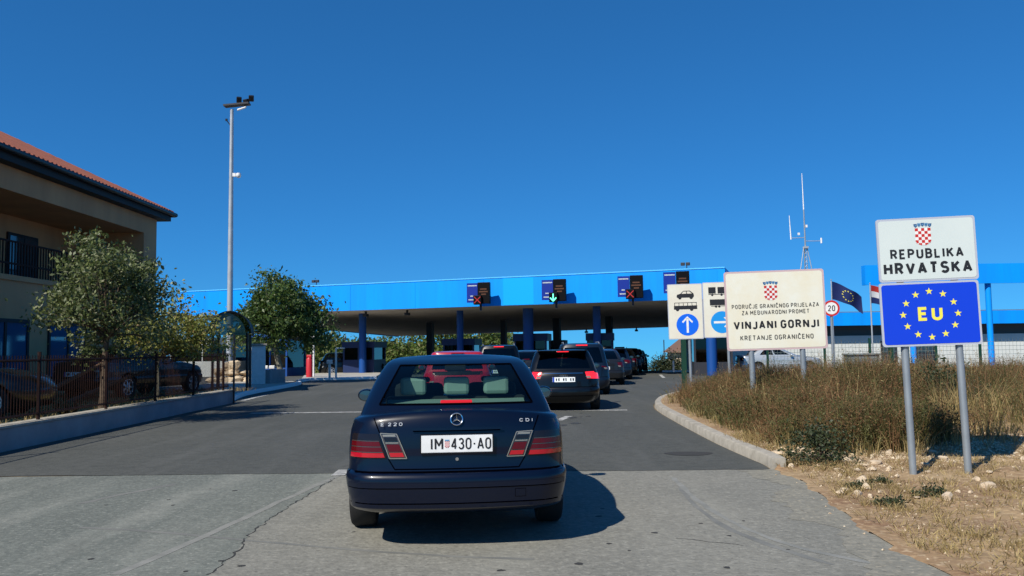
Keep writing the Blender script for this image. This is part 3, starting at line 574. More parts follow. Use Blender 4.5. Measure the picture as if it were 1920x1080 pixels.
# lane displays in front of the fascia
def lane_display(label, sym):
    t = thing('lane_display', label, 'lane display', group='lane displays on the canopy fascia')
    MB().bx(-.62, -.02, -.10, 0, -.05, 1.0).build('blue_panel', M['panel_blue'], t)
    for z, x0, x1 in ((.86, -.56, -.06), (.30, -.42, -.26), (.10, -.52, -.08)):
        x = x0; mb = MB()
        while x < x1 - 0.03:
            w = random.uniform(.03, .06); mb.bx(x, min(x1, x + w), -.106, -.1005, z - .03, z + .03); x += w + 0.014
        mb.build('lettering', M['sign_white'], t)
    MB().bx(0.0, .66, -.16, .12, -.12, 1.03).build('dark_display', M['display_black'], t, bevel=.02)
    mb = MB()
    for z, x0, x1 in ((.66, .14, .5), (.52, .08, .56), (.38, .2, .46)):
        mb.bx(x0, x1, -.166, -.1605, z - .035, z + .035)
    mb.build('display_text', M['led_amber'], t)
    MB().bx(-.20, .24, -.34, -.165, -.18, .32).build('signal_box', M['display_black'], t, bevel=.02)
    mb = MB(); c = (0.02, .07)
    def bar(x0, z0, x1, z1, w):
        dx, dz = x1 - x0, z1 - z0; L = math.hypot(dx, dz); nx, nz = -dz / L * w / 2, dx / L * w / 2
        mb.prism([(x0 + nx, z0 + nz), (x0 - nx, z0 - nz), (x1 - nx, z1 - nz), (x1 + nx, z1 + nz)], -.348, -.3405)
    if sym == 'x':
        bar(c[0] - .17, c[1] - .17, c[0] + .17, c[1] + .17, .04); bar(c[0] - .17, c[1] + .17, c[0] + .17, c[1] - .17, .04); mb.build('cross_signal', M['led_red'], t)
    elif sym == 'v':
        bar(c[0], c[1] + .19, c[0], c[1] - .2, .06); bar(c[0], c[1] - .2, c[0] - .16, c[1] - .02, .06); bar(c[0], c[1] - .2, c[0] + .16, c[1] - .02, .06); mb.build('arrow_signal', M['led_green'], t)
    for x in (-.4, .4): MB().tube([(x, 0, .5), (x, .9, .5)], .03, 6).build('bracket', M['darkcol'], t)
    MB().bx(.08, .18, -.05, .05, -.5, -.125).build('drop_rod', M['darkcol'], t)
    return t
for px, py, sym, lab in ((898, 563, 'x', 'red cross lane display nearest the left half of the canopy'), (1040, 558, 'v', 'lane display showing a green down arrow'),
                         (1184, 552, 'x', 'red cross lane display to the right of the green arrow'), (1271, 545, '', 'lane display partly hidden behind the vehicle pictogram board')):
    t = lane_display(lab, sym); p = cpt(px, -0.85)
    q = at(px, py, p.y); t.location = (p.x, p.y, q.z - 0.07); t.rotation_euler = (0, 0, CANG * 0.6)

# booths and island kit under the canopy
def booth(px, off, w, d, h, label, win=(0.45, 0.82), m='colblue', rz=None, name='control_booth', cat='booth', p=None):
    p = p or cpt(px, off); g = gz(p.x, p.y)
    t = thing(name, label, cat, (p.x, p.y, g), CANG * 0.4 if rz is None else rz)
    z0, z1 = h * win[0], h * win[1]
    MB().bx(-w / 2, w / 2, -d / 2, d / 2, -0.1, z0).build('base_wall', M[m], t)
    mb = MB()
    for sx in (-1, 1):
        for sy in (-1, 1): mb.box((sx * (w / 2 - .05), sy * (d / 2 - .05), (z0 + z1) / 2), (.1, .1, z1 - z0))
    mb.box((0, -(d / 2 - .05), (z0 + z1) / 2), (.08, .1, z1 - z0)); mb.bx(-w / 2 + .002, w / 2 - .002, -d / 2 + .002, d / 2 - .002, z0 - .02, z0 + .03); mb.build('window_frame', M[m], t)
    mb = MB(); mb.bx(-w / 2 + .1, w / 2 - .1, -d / 2 + .05, -d / 2 + .06, z0, z1); mb.bx(-w / 2 + .1, w / 2 - .1, d / 2 - .06, d / 2 - .05, z0, z1)
    mb.bx(-w / 2 + .05, -w / 2 + .06, -d / 2 + .1, d / 2 - .1, z0, z1); mb.bx(w / 2 - .06, w / 2 - .05, -d / 2 + .1, d / 2 - .1, z0, z1)
    mb.build('window', M['glass_dark'], t)
    MB().bx(-w / 2 - .06, w / 2 + .06, -d / 2 - .08, d / 2 + .08, z1, h).build('roof', M[m], t)
    return t
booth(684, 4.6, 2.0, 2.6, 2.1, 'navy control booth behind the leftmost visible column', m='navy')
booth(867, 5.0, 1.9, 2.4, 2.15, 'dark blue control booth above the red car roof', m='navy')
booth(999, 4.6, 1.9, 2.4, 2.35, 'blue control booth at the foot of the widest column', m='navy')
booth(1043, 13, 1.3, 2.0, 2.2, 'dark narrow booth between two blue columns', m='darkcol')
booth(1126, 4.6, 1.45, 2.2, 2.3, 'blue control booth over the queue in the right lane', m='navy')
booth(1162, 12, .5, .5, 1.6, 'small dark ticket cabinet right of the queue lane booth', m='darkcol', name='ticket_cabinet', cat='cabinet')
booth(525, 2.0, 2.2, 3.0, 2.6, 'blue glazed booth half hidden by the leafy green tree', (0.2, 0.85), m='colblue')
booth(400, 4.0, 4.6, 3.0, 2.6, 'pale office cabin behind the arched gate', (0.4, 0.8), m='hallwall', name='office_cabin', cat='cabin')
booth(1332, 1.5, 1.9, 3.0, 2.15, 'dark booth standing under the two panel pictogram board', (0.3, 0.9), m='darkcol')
p = cpt(1334, 0.0); MB().tube([(p.x, p.y, -.1), (p.x, p.y, 3.95)], .26, 16).build('column', M['colblue'], canopy, smooth=40)
k = booth(938, 32, 3.6, 2.4, 2.5, 'pale turquoise kiosk beyond the canopy behind the queue', (0.3, 0.6), m='fascia_light', name='kiosk', cat='kiosk')
# traffic islands
def island(name, pxs, z, m, km):
    pts = [G(*p) for p in pxs]; mb = MB(); n = len(pts)
    mb.add([(p.x, p.y, z) for p in pts] + [(p.x, p.y, -.05) for p in pts], [tuple(range(n))] + [(i, (i + 1) % n, (i + 1) % n + n, i + n) for i in range(n)])
    struct(mb.build(name, m))
island('sidewalk', [(437, 752), (452, 743), (480, 736), (520, 729), (560, 722), (540, 718), (490, 716), (400, 722), (330, 735), (395, 748)], .12, M['paving'], None)
sweep_kerb('sidewalk_kerb', chaikin([G(437, 754), G(452, 745), G(480, 738), G(520, 731), G(562, 723), G(566, 720)], 2), .16, .135, M['white'], inward=-1)
strip('edge_line', dense([G(455, 752), G(478, 746), G(500, 741)], .5), .16, M['roadpaint'], z=0.014)
island('traffic_island', [(564, 717), (580, 713), (650, 711.5), (705, 710), (720, 702), (600, 702), (570, 708)], .13, M['paving'], None)
sweep_kerb('island_kerb', dense([G(563, 718), G(580, 714), G(650, 712.3), G(706, 711)], 1), .2, .14, M['white'], inward=-1)
sweep_kerb('far_kerb', dense([Vector((8.6, 49.4, 0)), Vector((10.5, 49.0, 0)), Vector((16.5, 46.0, 0))], 1), .25, .12, M['white'], inward=-1)

# ---------------------------------------------------------------- house on the left
HX = -13.4; HY1 = 32.0; HY0 = 7.0
house = thing('house', 'beige two storey house with terracotta roof and recessed balcony', 'house', (HX, HY1, 0))
def H_(y): return y - HY1
EZ = 6.52                                      # wall top under the eaves
ry1, ry0, rz0, rz1 = 30.9, 21.0, 3.6, 5.88      # loggia opening in the side wall
mb = MB()                                      # wall: built round the loggia opening
mb.bx(-9, 0, H_(ry1), 0, -.2, EZ); mb.bx(-9, 0, H_(HY0), H_(ry0), -.2, EZ)
mb.bx(-9, 0, H_(ry0), H_(ry1), rz1, EZ); mb.bx(-9, -2.4, H_(ry0), H_(ry1), rz0, rz1); mb.bx(-9, 0, H_(ry0), H_(ry1), -.2, rz0)
mb.build('wall', M['render'], house)
MB().bx(-.02, .06, H_(ry0), H_(ry1), rz0 - .12, rz0 + .02).build('balcony_edge', M['render'], house)
mb = MB()
for z in (rz0 + .35, rz0 + .95): mb.bx(-.10, -.06, H_(ry0), H_(ry1), z - .025, z + .025)
for y in np.arange(ry0 + .2, ry1, .14): mb.bx(-.095, -.065, H_(y), H_(y) + .025, rz0, rz0 + .95)
mb.build('balcony_railing', M['iron'], house)
for y in (22.5, 26.5):
    fr = MB().bx(-2.4, -2.34, H_(y), H_(y + 1.7), rz0 + .05, rz0 + 1.75).build('balcony_door', M['timber'], house)
    [MB().bx(-2.335, -2.325, H_(y + a), H_(y + a + .7), rz0 + .15, rz0 + 1.65).build('pane', M['boothglass'], fr) for a in (.1, .9)]
for y, w in ((17.5, 2.0), (21.4, 2.2), (24.6, 2.2), (29.2, 1.0)):
    fr = MB(); fr.bx(0, .05, H_(y), H_(y + w), .75, .85); fr.bx(0, .05, H_(y), H_(y + w), 2.35, 2.45)
    for s in (0, .5, 1): fr.bx(0, .05, H_(y + s * (w - .1)), H_(y + s * (w - .1) + .1), .85, 2.35)
    fr = fr.build('window', M['timber'], house)
    MB().bx(0.005, .02, H_(y + .1), H_(y + w - .1), .85, 2.35).build('pane', M['blueglass'], fr)
# hipped tile roof with half-round tile rows
ov = 0.85
x1, x0, y1, y0 = .38, -9 - ov, .5, H_(HY0) - ov; rh = 2.45; xm = -4.5; zr = EZ + .30
mb = MB(); mb.bx(-9 - ov + .05, x1 - .03, y0 + .05, y1 - .03, EZ + .002, zr - .02); mb.build('eaves', M['timber'], house)
mb = MB()
A, B, C_, D = (x1, y1, zr), (x1, y0, zr), (x0, y0, zr), (x0, y1, zr); E1, E0 = (xm, y1 - 5.3, zr + rh), (xm, y0 + 5.3, zr + rh)
mb.add([A, B, C_, D, E1, E0], [(0, 1, 5, 4), (2, 3, 4, 5), (3, 0, 4), (1, 2, 5), (0, 3, 2, 1)])
slope = rh / (x1 - xm)
for y in np.arange(y0 + .2, y1 - .1, .23):      # tile rows running up the road-facing slope
    yy_ = y; top = min(x1 - xm, (y1 - yy_) if yy_ > y1 - 5.3 else 99, (yy_ - y0) if yy_ < y0 + 5.3 else 99)
    if top < .3: continue
    nseg = max(2, int(top / .4))
    pts = [(x1 + .03 - top * i / nseg, yy_, zr + .03 + slope * top * i / nseg + (0.012 if i % 2 else 0)) for i in range(nseg + 1)]
    mb.tube(pts, .085, 6)
for x in np.arange(x0 + .2, x1 - .1, .23):
    top = min(5.3 * (1 - abs(x - xm) / (x1 - xm)), 5.3)
    if top > .3: mb.tube([(x, y1 + .03, zr + .03), (x, y1 - top, zr + .03 + rh * top / 5.3)], .085, 6)
mb.tube([A, E1, E0, B], .12, 8)
mb.build('roof', M['tile'], house, smooth=40)
mb = MB(); mb.tube([(x1 + .10, y0, zr - .02), (x1 + .10, y1 + .1, zr - .04)], .085, 8); mb.tube([(x1 + .1, y1 + .10, zr - .04), (x0, y1 + .10, zr - .04)], .085, 8)
mb.build('gutter', M['blackmetal'], house, smooth=50)

# ---------------------------------------------------------------- yard on the left: wall, fence, gate
W0, W1 = Vector((-7.5, 4.0, 0)), G(437, 756)
Wm = G(150, 818)
wall_pts = [W0 + (Wm - W0) * 0, Wm, W1]
fw = thing('boundary_wall', 'low grey rendered wall along the left roadside under the iron fence', 'wall', (0, 0, 0))
mb = MB(); L = []
for a, b in zip(wall_pts, wall_pts[1:]):
    d = (b - a).normalized(); n = Vector((-d.y, d.x, 0)); L.append((a, b, n))
pts_o = wall_pts; pts_i = [p + Vector((-.28, 0, 0)) for p in wall_pts]
vs_ = [(p.x, p.y, z) for p, z in [(p, -.05) for p in pts_o] + [(p, .36) for p in pts_o] + [(p, .36) for p in pts_i] + [(p, -.05) for p in pts_i]]
mb.add(vs_, [(0, 1, 4, 3), (1, 2, 5, 4), (3, 4, 7, 6), (4, 5, 8, 7), (6, 7, 10, 9), (7, 8, 11, 10), (0, 3, 6, 9), (2, 11, 8, 5)])
mb.build('wall_body', M['wallgrey'], fw, bevel=.015)
mb = MB(); mb.add([(p.x + .03, p.y, .385 + z) for z in (-.022, .012) for p in (W0, Wm, W1 + Vector((0, .03, 0)))] + [(p.x - .31, p.y, .385 + z) for z in (-.022, .012) for p in (W0, Wm, W1 + Vector((0, .03, 0)))],
                  [(3, 4, 10, 9), (4, 5, 11, 10), (0, 1, 4, 3), (1, 2, 5, 4), (2, 5, 11, 8), (6, 9, 10, 7), (7, 10, 11, 8), (0, 6, 7, 1), (1, 7, 8, 2), (0, 3, 9, 6)])
mb.build('coping', M['concrete'], fw)
# yard ground level with the wall top
mb = MB(); mb.add([(-7.75, 4, .30), (Wm.x - .25, Wm.y, .30), (W1.x - .25, W1.y, .30), (W1.x - 6.4, W1.y + 1.2, .30), (-13.39, 28, .30), (-13.39, 4, .30)], [(0, 1, 2, 3, 4, 5)])
struct(mb.build('yard', M['yard']))
fence = thing('iron_fence', 'rusty dark iron bar fence standing on the low grey wall', 'fence', (0, 0, 0))
fl = [p + Vector((-.14, 0, 0)) for p in wall_pts]
def along(pts, s):
    for a, b in zip(pts, pts[1:]):
        l_ = (b - a).length
        if s <= l_: return a.lerp(b, s / l_)
        s -= l_
    return pts[-1]
tot = sum((b - a).length for a, b in zip(fl, fl[1:]))
mb = MB()
for z in (.50, 1.38): mb.tube([(p.x, p.y, z) for p in fl], .02, 4)
s = 0.05
while s < tot:
    p = along(fl, s); mb.tube([(p.x, p.y, .46), (p.x, p.y, 1.46)], .0075, 4, cap=False); s += .085
mb.build('bars', M['iron'], fence)
s = 0.1
while s < tot + .1:
    p = along(fl, s); MB().tube([(p.x, p.y, .38), (p.x, p.y, 1.52)], .03, 6).build('post', M['iron'], fence); s += 2.55
# arched gate shelter
ga, gb = G(463, 738), G(398, 741)
gate = thing('arched_gate_shelter', 'black arched metal shelter over the yard gate', 'shelter', (ga.x, ga.y, 0))
w_ = (gb - ga); wl = w_.length; wd = w_.normalized(); bk = Vector((-.25, .97, 0)).normalized(); dep = 2.2; zs, rise = 2.15, .75
def gp(u, v, z): q = wd * (u * wl) + bk * (v * dep); return (q.x, q.y, z)
for u in (0, 1):
    for v in (0, 1): MB().tube([gp(u, v, 0), gp(u, v, zs)], .05, 6).build('leg', M['blackmetal'], gate)
mb = MB(); nA = 14
prof = [(.5 - .62 * math.cos(math.pi * i / nA), zs + rise * math.sin(math.pi * i / nA)) for i in range(nA + 1)]
vs_ = [gp(u, v, z + dz) for dz in (0, .05) for v in (-.12, 1.1) for u, z in prof]; n = nA + 1
fs_ = []
for i in range(nA): fs_ += [(i, i + 1, n + i + 1, n + i), (2 * n + i, 3 * n + i, 3 * n + i + 1, 2 * n + i + 1), (i, 2 * n + i, 2 * n + i + 1, i + 1), (n + i, n + i + 1, 3 * n + i + 1, 3 * n + i)]
mb.add(vs_, fs_); mb.build('arched_roof', M['blackmetal'], gate, smooth=50)
mb = MB(); mb.add([gp(u, 0, z) for u, z in prof] , [tuple(range(n))]); mb.add([gp(0.0, 0, zs - .06), gp(1.0, 0, zs - .06), gp(1, 0, zs + .02), gp(0, 0, zs + .02)], [(0, 1, 2, 3)]); mb.build('gable', M['glass_dark'], gate)
MB().tube([gp(.82, .0, 0), gp(.82, 0, zs)], .03, 6).build('mullion', M['blackmetal'], gate)
pp = G(437, 757); MB().tube([(pp.x, pp.y + .05, 0), (pp.x, pp.y + .05, 2.0)], .03, 6).build('gate_post', M['blackmetal']); tag(bpy.data.objects['gate_post'], 'slim dark gate post at the far end of the low wall', 'post')

# pillar, low wall and kit beyond the gate
p = G(484, 725)
pl = thing('gate_pillar', 'white square gate pillar beside the stone pile', 'pillar', (p.x, p.y, 0), .35)
MB().bx(-.28, .28, -.28, .28, 0, 1.75).build('shaft', M['white'], pl, bevel=.02); MB().bx(-.34, .34, -.34, .34, 1.75, 1.84).build('cap', M['concrete'], pl, bevel=.02)
q = G(520, 722)
lw = thing('garden_wall', 'short grey wall running from the white pillar to the leaning tree', 'wall', (0, 0, 0))
d = (q - p); MB().box((p.x + .3 + d.x / 2, p.y + d.y / 2 + .1, .36), (d.length - .3, .25, .72), math.atan2(d.y, d.x)).build('wall_body', M['wallgrey'], lw, bevel=.015)
for k, (px, w) in enumerate(((495, .30), (509, .24))):
    b = G(px, 722); tag(MB().box((b.x, b.y + .1, .80), (w, .22, .15), .1).build('stone_block', M['white'], bevel=.03), 'pale stone block on the short grey wall, ' + ('nearer the pillar' if k == 0 else 'nearer the leaning tree'), 'block', 'stone blocks on the short wall')
def cabinet_post(px, py, h, r_, m, label, name, cat, head=None):
    p = G(px, py, .13) if px > 560 else G(px, py)
    t = thing(name, label, cat, (p.x, p.y, .12)); mb = MB(); mb.lathe([(.001, 0), (r_, 0), (r_, h * .9), (r_ * .7, h), (.001, h)], 12); mb.build('post', M[m], t, smooth=40)
    if head: MB().box((head[0], 0, h + head[3] / 2 - .02), head[1:]).build('head', M[m], t, bevel=.03)
    return t
cabinet_post(580, 707, 1.05, .17, 'postred', 'red pillar hydrant standing on the traffic island', 'fire_hydrant', 'hydrant', (0, .26, .26, .16))
cabinet_post(588, 706, 2.1, .05, 'white', 'tall white lamp post behind the red hydrant', 'lamp_post', 'lamp post', (-.12, .5, .12, .12))
cabinet_post(618, 709, .75, .06, 'white', 'short white bollard with a square head on the island', 'bollard', 'bollard', (0, .26, .2, .2))
cabinet_post(630, 709, 1.5, .05, 'white', 'bare white post right of the short bollard', 'post', 'post', (.2, .5, .06, .06))
cabinet_post(1263, 697, .6, .05, 'white', 'low white marker post by the far hedge', 'marker_post', 'post')

# high lighting mast
t = at(430, 700, 50.0); top = at(437, 205, 50.0)
mast = thing('lighting_mast', 'tall galvanised lighting mast with floodlights at its top', 'light mast', (t.x, t.y, 0))
MB().lathe([(.001, 0), (.24, 0), (.24, .3), (.19, .32), (.10, top.z), (.001, top.z)], 16).build('pole', M['mast'], mast, smooth=40)
dxm = 0
hd = MB(); hd.bx(-.45, 1.05, -.25, .25, -.06, .04); hd = hd.build('head_frame', M['darkcol'], mast); hd.location = (0, 0, top.z + .25); hd.rotation_euler = (0, R(-5), 0)
for x, zz, a in ((.42, .32, 20), (.86, .18, -25), (1.15, .40, 15)):
    o = MB().box((0, 0, 0), (.30, .24, .36)).build('floodlight', M['blackmetal'], mast, bevel=.04); o.location = (x, 0, top.z + .25 + zz); o.rotation_euler = (R(25), 0, R(a))
o = MB().box((0, 0, 0), (.55, .3, .10)).build('lit_lamp_cover', M['white'], mast, bevel=.03); o.location = (.62, -.1, top.z + .02); o.rotation_euler = (R(30), R(-18), 0)
a1 = at(431, 229, 50).z; mb = MB(); mb.tube([(0, 0, a1 - .3), (-.30, 0, a1 + .1)], .03, 6); mb.lathe([(.001, -.08), (.07, -.06), (.07, .06), (.001, .08)], 10, 'z', (-.32, 0, a1 + .14)); mb.build('sensor_arm', M['blackmetal'], mast)
a2 = at(447, 328, 50).z; c = MB(); c.tube([(.05, 0, a2), (.36, 0, a2)], .05, 8); c.box((.18, 0, a2), (.2, .16, .2)); c.build('camera_bracket', M['white'], mast)
MB().lathe([(.001, -.16), (.12, -.1), (.15, .02), (.12, .14), (.001, .16)], 14, 'z', (.44, -.02, a2 - .04)).build('dome_camera', M['white'], mast, smooth=50)

# ---------------------------------------------------------------- right side buildings
p0 = at(1372, 690, 52.7); hall_l = p0.x
hall = thing('border_hall', 'long low pale hall with a blue fascia behind the mesh fence', 'hall', (0, 0, 0))
HYF = 53.2
MB().bx(hall_l, 44, HYF, HYF + 14, -.4, 2.0).build('wall', M['hallwall'], hall)
MB().bx(hall_l - .02, 44, HYF + .6, HYF + 14, 2.0, 2.62).build('grey_shade_band', M['hallband'], hall)  # dark grey stands in for the shade of the recess under the fascia
MB().bx(hall_l - .3, 44.3, HYF - .9, HYF + 14.3, 2.62, 3.42).build('fascia', M['fascia'], hall)
MB().bx(hall_l - .1, 44.1, HYF - .7, HYF + 14.1, 3.42, 3.47).build('roof', M['hallband'], hall)
for px, w in ((1668, 1.0), (1736, 1.2)):
    q = at(px, 690, HYF).x
    fr = MB().bx(q - w / 2, q + w / 2, HYF - .03, HYF + .0, .02, 1.65).build('door', M['darkcol'], hall)
    MB().bx(q - w / 2 + .1, q + w / 2 - .1, HYF - .04, HYF - .032, .9, 1.5).build('pane', M['boothglass'], fr)
sc = thing('entry_canopy', 'small bright blue flat canopy half hidden behind the blue stars sign', 'canopy', (0, 0, 0))
q0, q1 = at(1622, 515, 48), at(1790, 505, 48)
zb, zt = at(1640, 534, 48).z, at(1640, 497, 48).z
MB().bx(q0.x, q1.x + 4, 48, 48.15, zb, zt).build('fascia', M['fascia'], sc); MB().bx(q0.x, q0.x + .12, 48.15, 48.5, zb, zt - .005).build('side_fascia', M['fascia'], sc)
MB().bx(q0.x + .13, q1.x + 3.9, 48.16, 48.5, zb + .06, zb + .2).build('soffit', M['soffit'], sc)
cx = at(1714, 690, 48.33).x; MB().tube([(cx, 48.33, -.05), (cx, 48.33, zb + .07)], .16, 18).build('column', M['fascia'], sc, smooth=40)
MB().tube([(cx, 48.33, -.06), (cx, 48.33, .35)], .21, 18).build('column_base', M['darkcol'], sc, smooth=40)
cx2 = q1.x + 2; MB().tube([(cx2, 48.33, -.05), (cx2, 48.33, zb + .07)], .16, 18).build('column', M['fascia'], sc, smooth=40)
# far house beyond the crest
fz = gz(0, 86)
a0, a1_ = at(1268, 660, 86), at(1330, 660, 86)
fh = thing('far_house', 'small tan house with a brown hipped roof beyond the crest', 'house', (a0.x, 86, 0))
ze = at(1268, 661, 86).z; wv = a1_.x - a0.x
MB().bx(0, wv, 0, 5, fz - .3, ze).build('wall', M['tan'], fh)
mb = MB(); e = .45; zt = at(1290, 634, 86).z + .5
mb.add([(-e, -e, ze), (wv + e, -e, ze), (wv + e, 5 + e, ze), (-e, 5 + e, ze), (wv * .5, 1.9, zt), (wv * .5, 3.1, zt)], [(0, 1, 4), (1, 2, 5, 4), (2, 3, 5), (3, 0, 4, 5), (0, 3, 2, 1)]); mb.build('roof', M['tile_dark'], fh)
MB().bx(.6, 1.3, -.03, -.002, ze - 1.3, ze - .4).build('window', M['boothglass'], fh)
p = at(1246, 690, 82); tag(MB().tube([(p.x, 82, crest(82) - .1), (p.x, 82, at(1246, 637, 82).z)], .05, 6).build('utility_pole', M['darkcol']), 'thin dark pole beyond the hedge near the tan house', 'pole')
# antenna mast on the hall roof
b = at(1515, 590, 58); an = thing('antenna_mast', 'slim radio antenna mast with a tripod base and whip antennas', 'antenna', (b.x, 58, 3.47))
def A_(px, py): q = at(px, py, 58); return (q.x - b.x, 0, q.z - 3.47)
mb = MB()
for dx, dy in ((-.11, 0), (.11, 0), (0, .18)): mb.tube([(dx, dy, 0), (dx * .8, dy * .8, A_(1512, 462)[2])], .022, 5)
for k in range(16):
    z = k * A_(1512, 462)[2] / 16; dz = A_(1512, 462)[2] / 16; mb.tube([(-.11, 0, z), (.11, 0, z + dz)], .012, 4); mb.tube([(.11, 0, z), (0, .18, z + dz)], .012, 4)
mb.build('lattice', M['steel'], an)
zt = A_(1512, 464)[2]
for dx, dy in ((-.95, 0), (.95, 0), (.1, 1.0)): MB().tube([(dx * 1.0, dy, 0), (dx * .12, dy * .12, zt)], .03, 6).build('leg', M['mast'], an)
z1 = A_(1508, 393)[2]; z2 = A_(1504, 325)[2]
MB().tube([(0, 0, zt - .1), (-.02, 0, z1)], [.06, .04], 8).build('pole', M['steel'], an)
MB().tube([(-.02, 0, z1), (-.05, 0, z2)], [.04, .018], 6).build('whip_antenna', M['white'], an)
za = A_(1510, 446)[2]; xl = A_(1483, 446)[0]; xr = A_(1540, 452)[0]; zb_ = A_(1510, 452)[2]
mb = MB(); mb.tube([(xl, 0, za), (0, 0, za + .02)], .025, 6); mb.tube([(0, 0, zb_), (xr, 0, zb_)], .025, 6); mb.build('crossarm', M['mast'], an)
MB().tube([(xl, 0, za - .1), (xl - .06, 0, A_(1481, 404)[2])], [.045, .02], 6).build('whip_antenna', M['white'], an)
MB().tube([(xr, 0, zb_ - .16), (xr, 0, zb_ + .2)], .06, 8).build('dipole', M['white'], an)
MB().box((.12, 0, A_(1512, 424)[2]), (.12, .12, .18)).build('junction_box', M['white'], an); MB().box((-.42, 0, za + .28), (.12, .12, .16)).build('sensor', M['white'], an); MB().box((.02, 0, zt), (.3, .3, .14)).build('collar', M['mast'], an)

# mesh fence with green posts, cabinet, flags
mf = thing('mesh_fence', 'grey wire mesh fence with dark green posts in front of the pale hall', 'fence', (0, 0, 0))
fp = [at(1440, 690, 42.6), at(1548, 703, 42.2), at(1633, 700, 42.0), at(1704, 700, 41.8), at(1757, 700, 41.6), at(1840, 700, 41.4), at(1930, 700, 41.2)]
for q in fp: MB().bx(q.x - .05, q.x + .05, q.y - .05, q.y + .05, -.1, 1.75).build('post', M['greenpost'], mf)
mb = MB()
for a, b in zip(fp, fp[1:]):
    for z in np.arange(.1, 1.7, .2): mb.tube([(a.x, a.y, z), (b.x, b.y, z)], .008, 4, cap=False)
    k = int((b - a).length / .16)
    for i in range(1, k): q = a.lerp(b, i / k); mb.tube([(q.x, q.y, .05), (q.x, q.y, 1.68)], .006, 4, cap=False)
mb.build('wire_mesh', M['wire'], mf)
for px, py, h, lab in ((1284, 738, 2.3, 'thick dark green metal post left of the pictogram board legs'), (1673, 716, 1.9, 'dark green metal post left of the leaning grey sign leg')):
    q = G(px, py); tag(MB().bx(q.x - .07, q.x + .07, q.y - .07, q.y + .07, -.05, h).build('green_post', M['greenpost']), lab, 'post', 'dark green posts')
q = G(1597, 702); ub = thing('utility_cabinet', 'grey metal utility cabinet in front of the mesh fence', 'cabinet', (q.x, 40.6, 0))
MB().bx(-.72, .72, -.35, .35, -.05, .95).build('body', M['cabinet'], ub, bevel=.02); MB().bx(-.78, .78, -.42, .42, .95, 1.03).build('lid', M['cabinet'], ub, bevel=.02)
for x in (-.36, .36): MB().bx(x - .33, x + .33, -.365, -.352, .08, .88).build('door', M['cabinet'], ub)
def flagpole(px, py_top, Y, label):
    q = at(px, 690, Y); zt = at(px, py_top, Y).z
    t = thing('flagpole', label, 'flagpole', (q.x, Y, 0)); MB().lathe([(.001, 0), (.05, 0), (.035, zt), (.001, zt)], 10).build('pole', M['mast'], t, smooth=40)
    MB().lathe([(.001, zt), (.05, zt + .05), (.001, zt + .1)], 10).build('finial', M['mast'], t, smooth=60); MB().lathe([(.001, 0), (.16, 0), (.16, .12), (.001, .12)], 12).build('base', M['concrete'], t)
    return q.x, zt
fx, fzt = flagpole(1565, 526, 49.5, 'grey flagpole carrying the dark blue starred flag')
cxp, czt = flagpole(1638, 533, 47.2, 'grey flagpole carrying the striped flag')
def flag(name, label, x0, Y, ztop, w, h, droop, cols, stars=False):
    t = thing(name, label, 'flag', (x0 + .05, Y, ztop)); NX, NZ = 30, 15
    def S(u, v): return (u * w, .14 * math.sin(u * 8 + v * 1.2) * (0.2 + u), -v * h - droop * u ** 1.3 + .07 * math.sin(u * 9 + v * 2) * u + .15 * u * v)
    for k, (m, v0, v1) in enumerate(cols):
        mb = MB(); nz = max(2, int(NZ * (v1 - v0)))
        for yo in (0, .006): mb.add([(S(i / NX, v0 + (v1 - v0) * j / nz)[0], S(i / NX, v0 + (v1 - v0) * j / nz)[1] + yo, S(i / NX, v0 + (v1 - v0) * j / nz)[2]) for j in range(nz + 1) for i in range(NX + 1)],
               [(j * (NX + 1) + i, j * (NX + 1) + i + 1, (j + 1) * (NX + 1) + i + 1, (j + 1) * (NX + 1) + i) for j in range(nz) for i in range(NX)])
        mb.build('cloth' if len(cols) == 1 else 'stripe', M[m], t, smooth=180)
    if stars:
        mb = MB()
        for k in range(12):
            u0, v0 = .5 + .17 * math.cos(k * math.pi / 6), .5 + .30 * math.sin(k * math.pi / 6)
            pts = []
            for (sx, sz) in star(0, 0, .055): q = S(u0 + sx / w, v0 - sz / h); pts.append((q[0], q[1] - .012, q[2]))
            mb.add(pts, [tuple(range(10))])
        mb.build('stars', M['yellow'], t)
flag('flag', 'dark blue flag with a ring of stars flying beside the speed limit sign', fx, 49.5, fzt - .05, 1.75, 1.05, .95, [('flagblue', 0, 1)], True)
flag('flag', 'red, white and blue striped flag partly behind the blue stars sign', cxp, 47.2, czt - .05, 1.5, 1.0, .55, [('flagred', 0, .33), ('flagwhite', .33, .66), ('flagblue', .66, 1)])
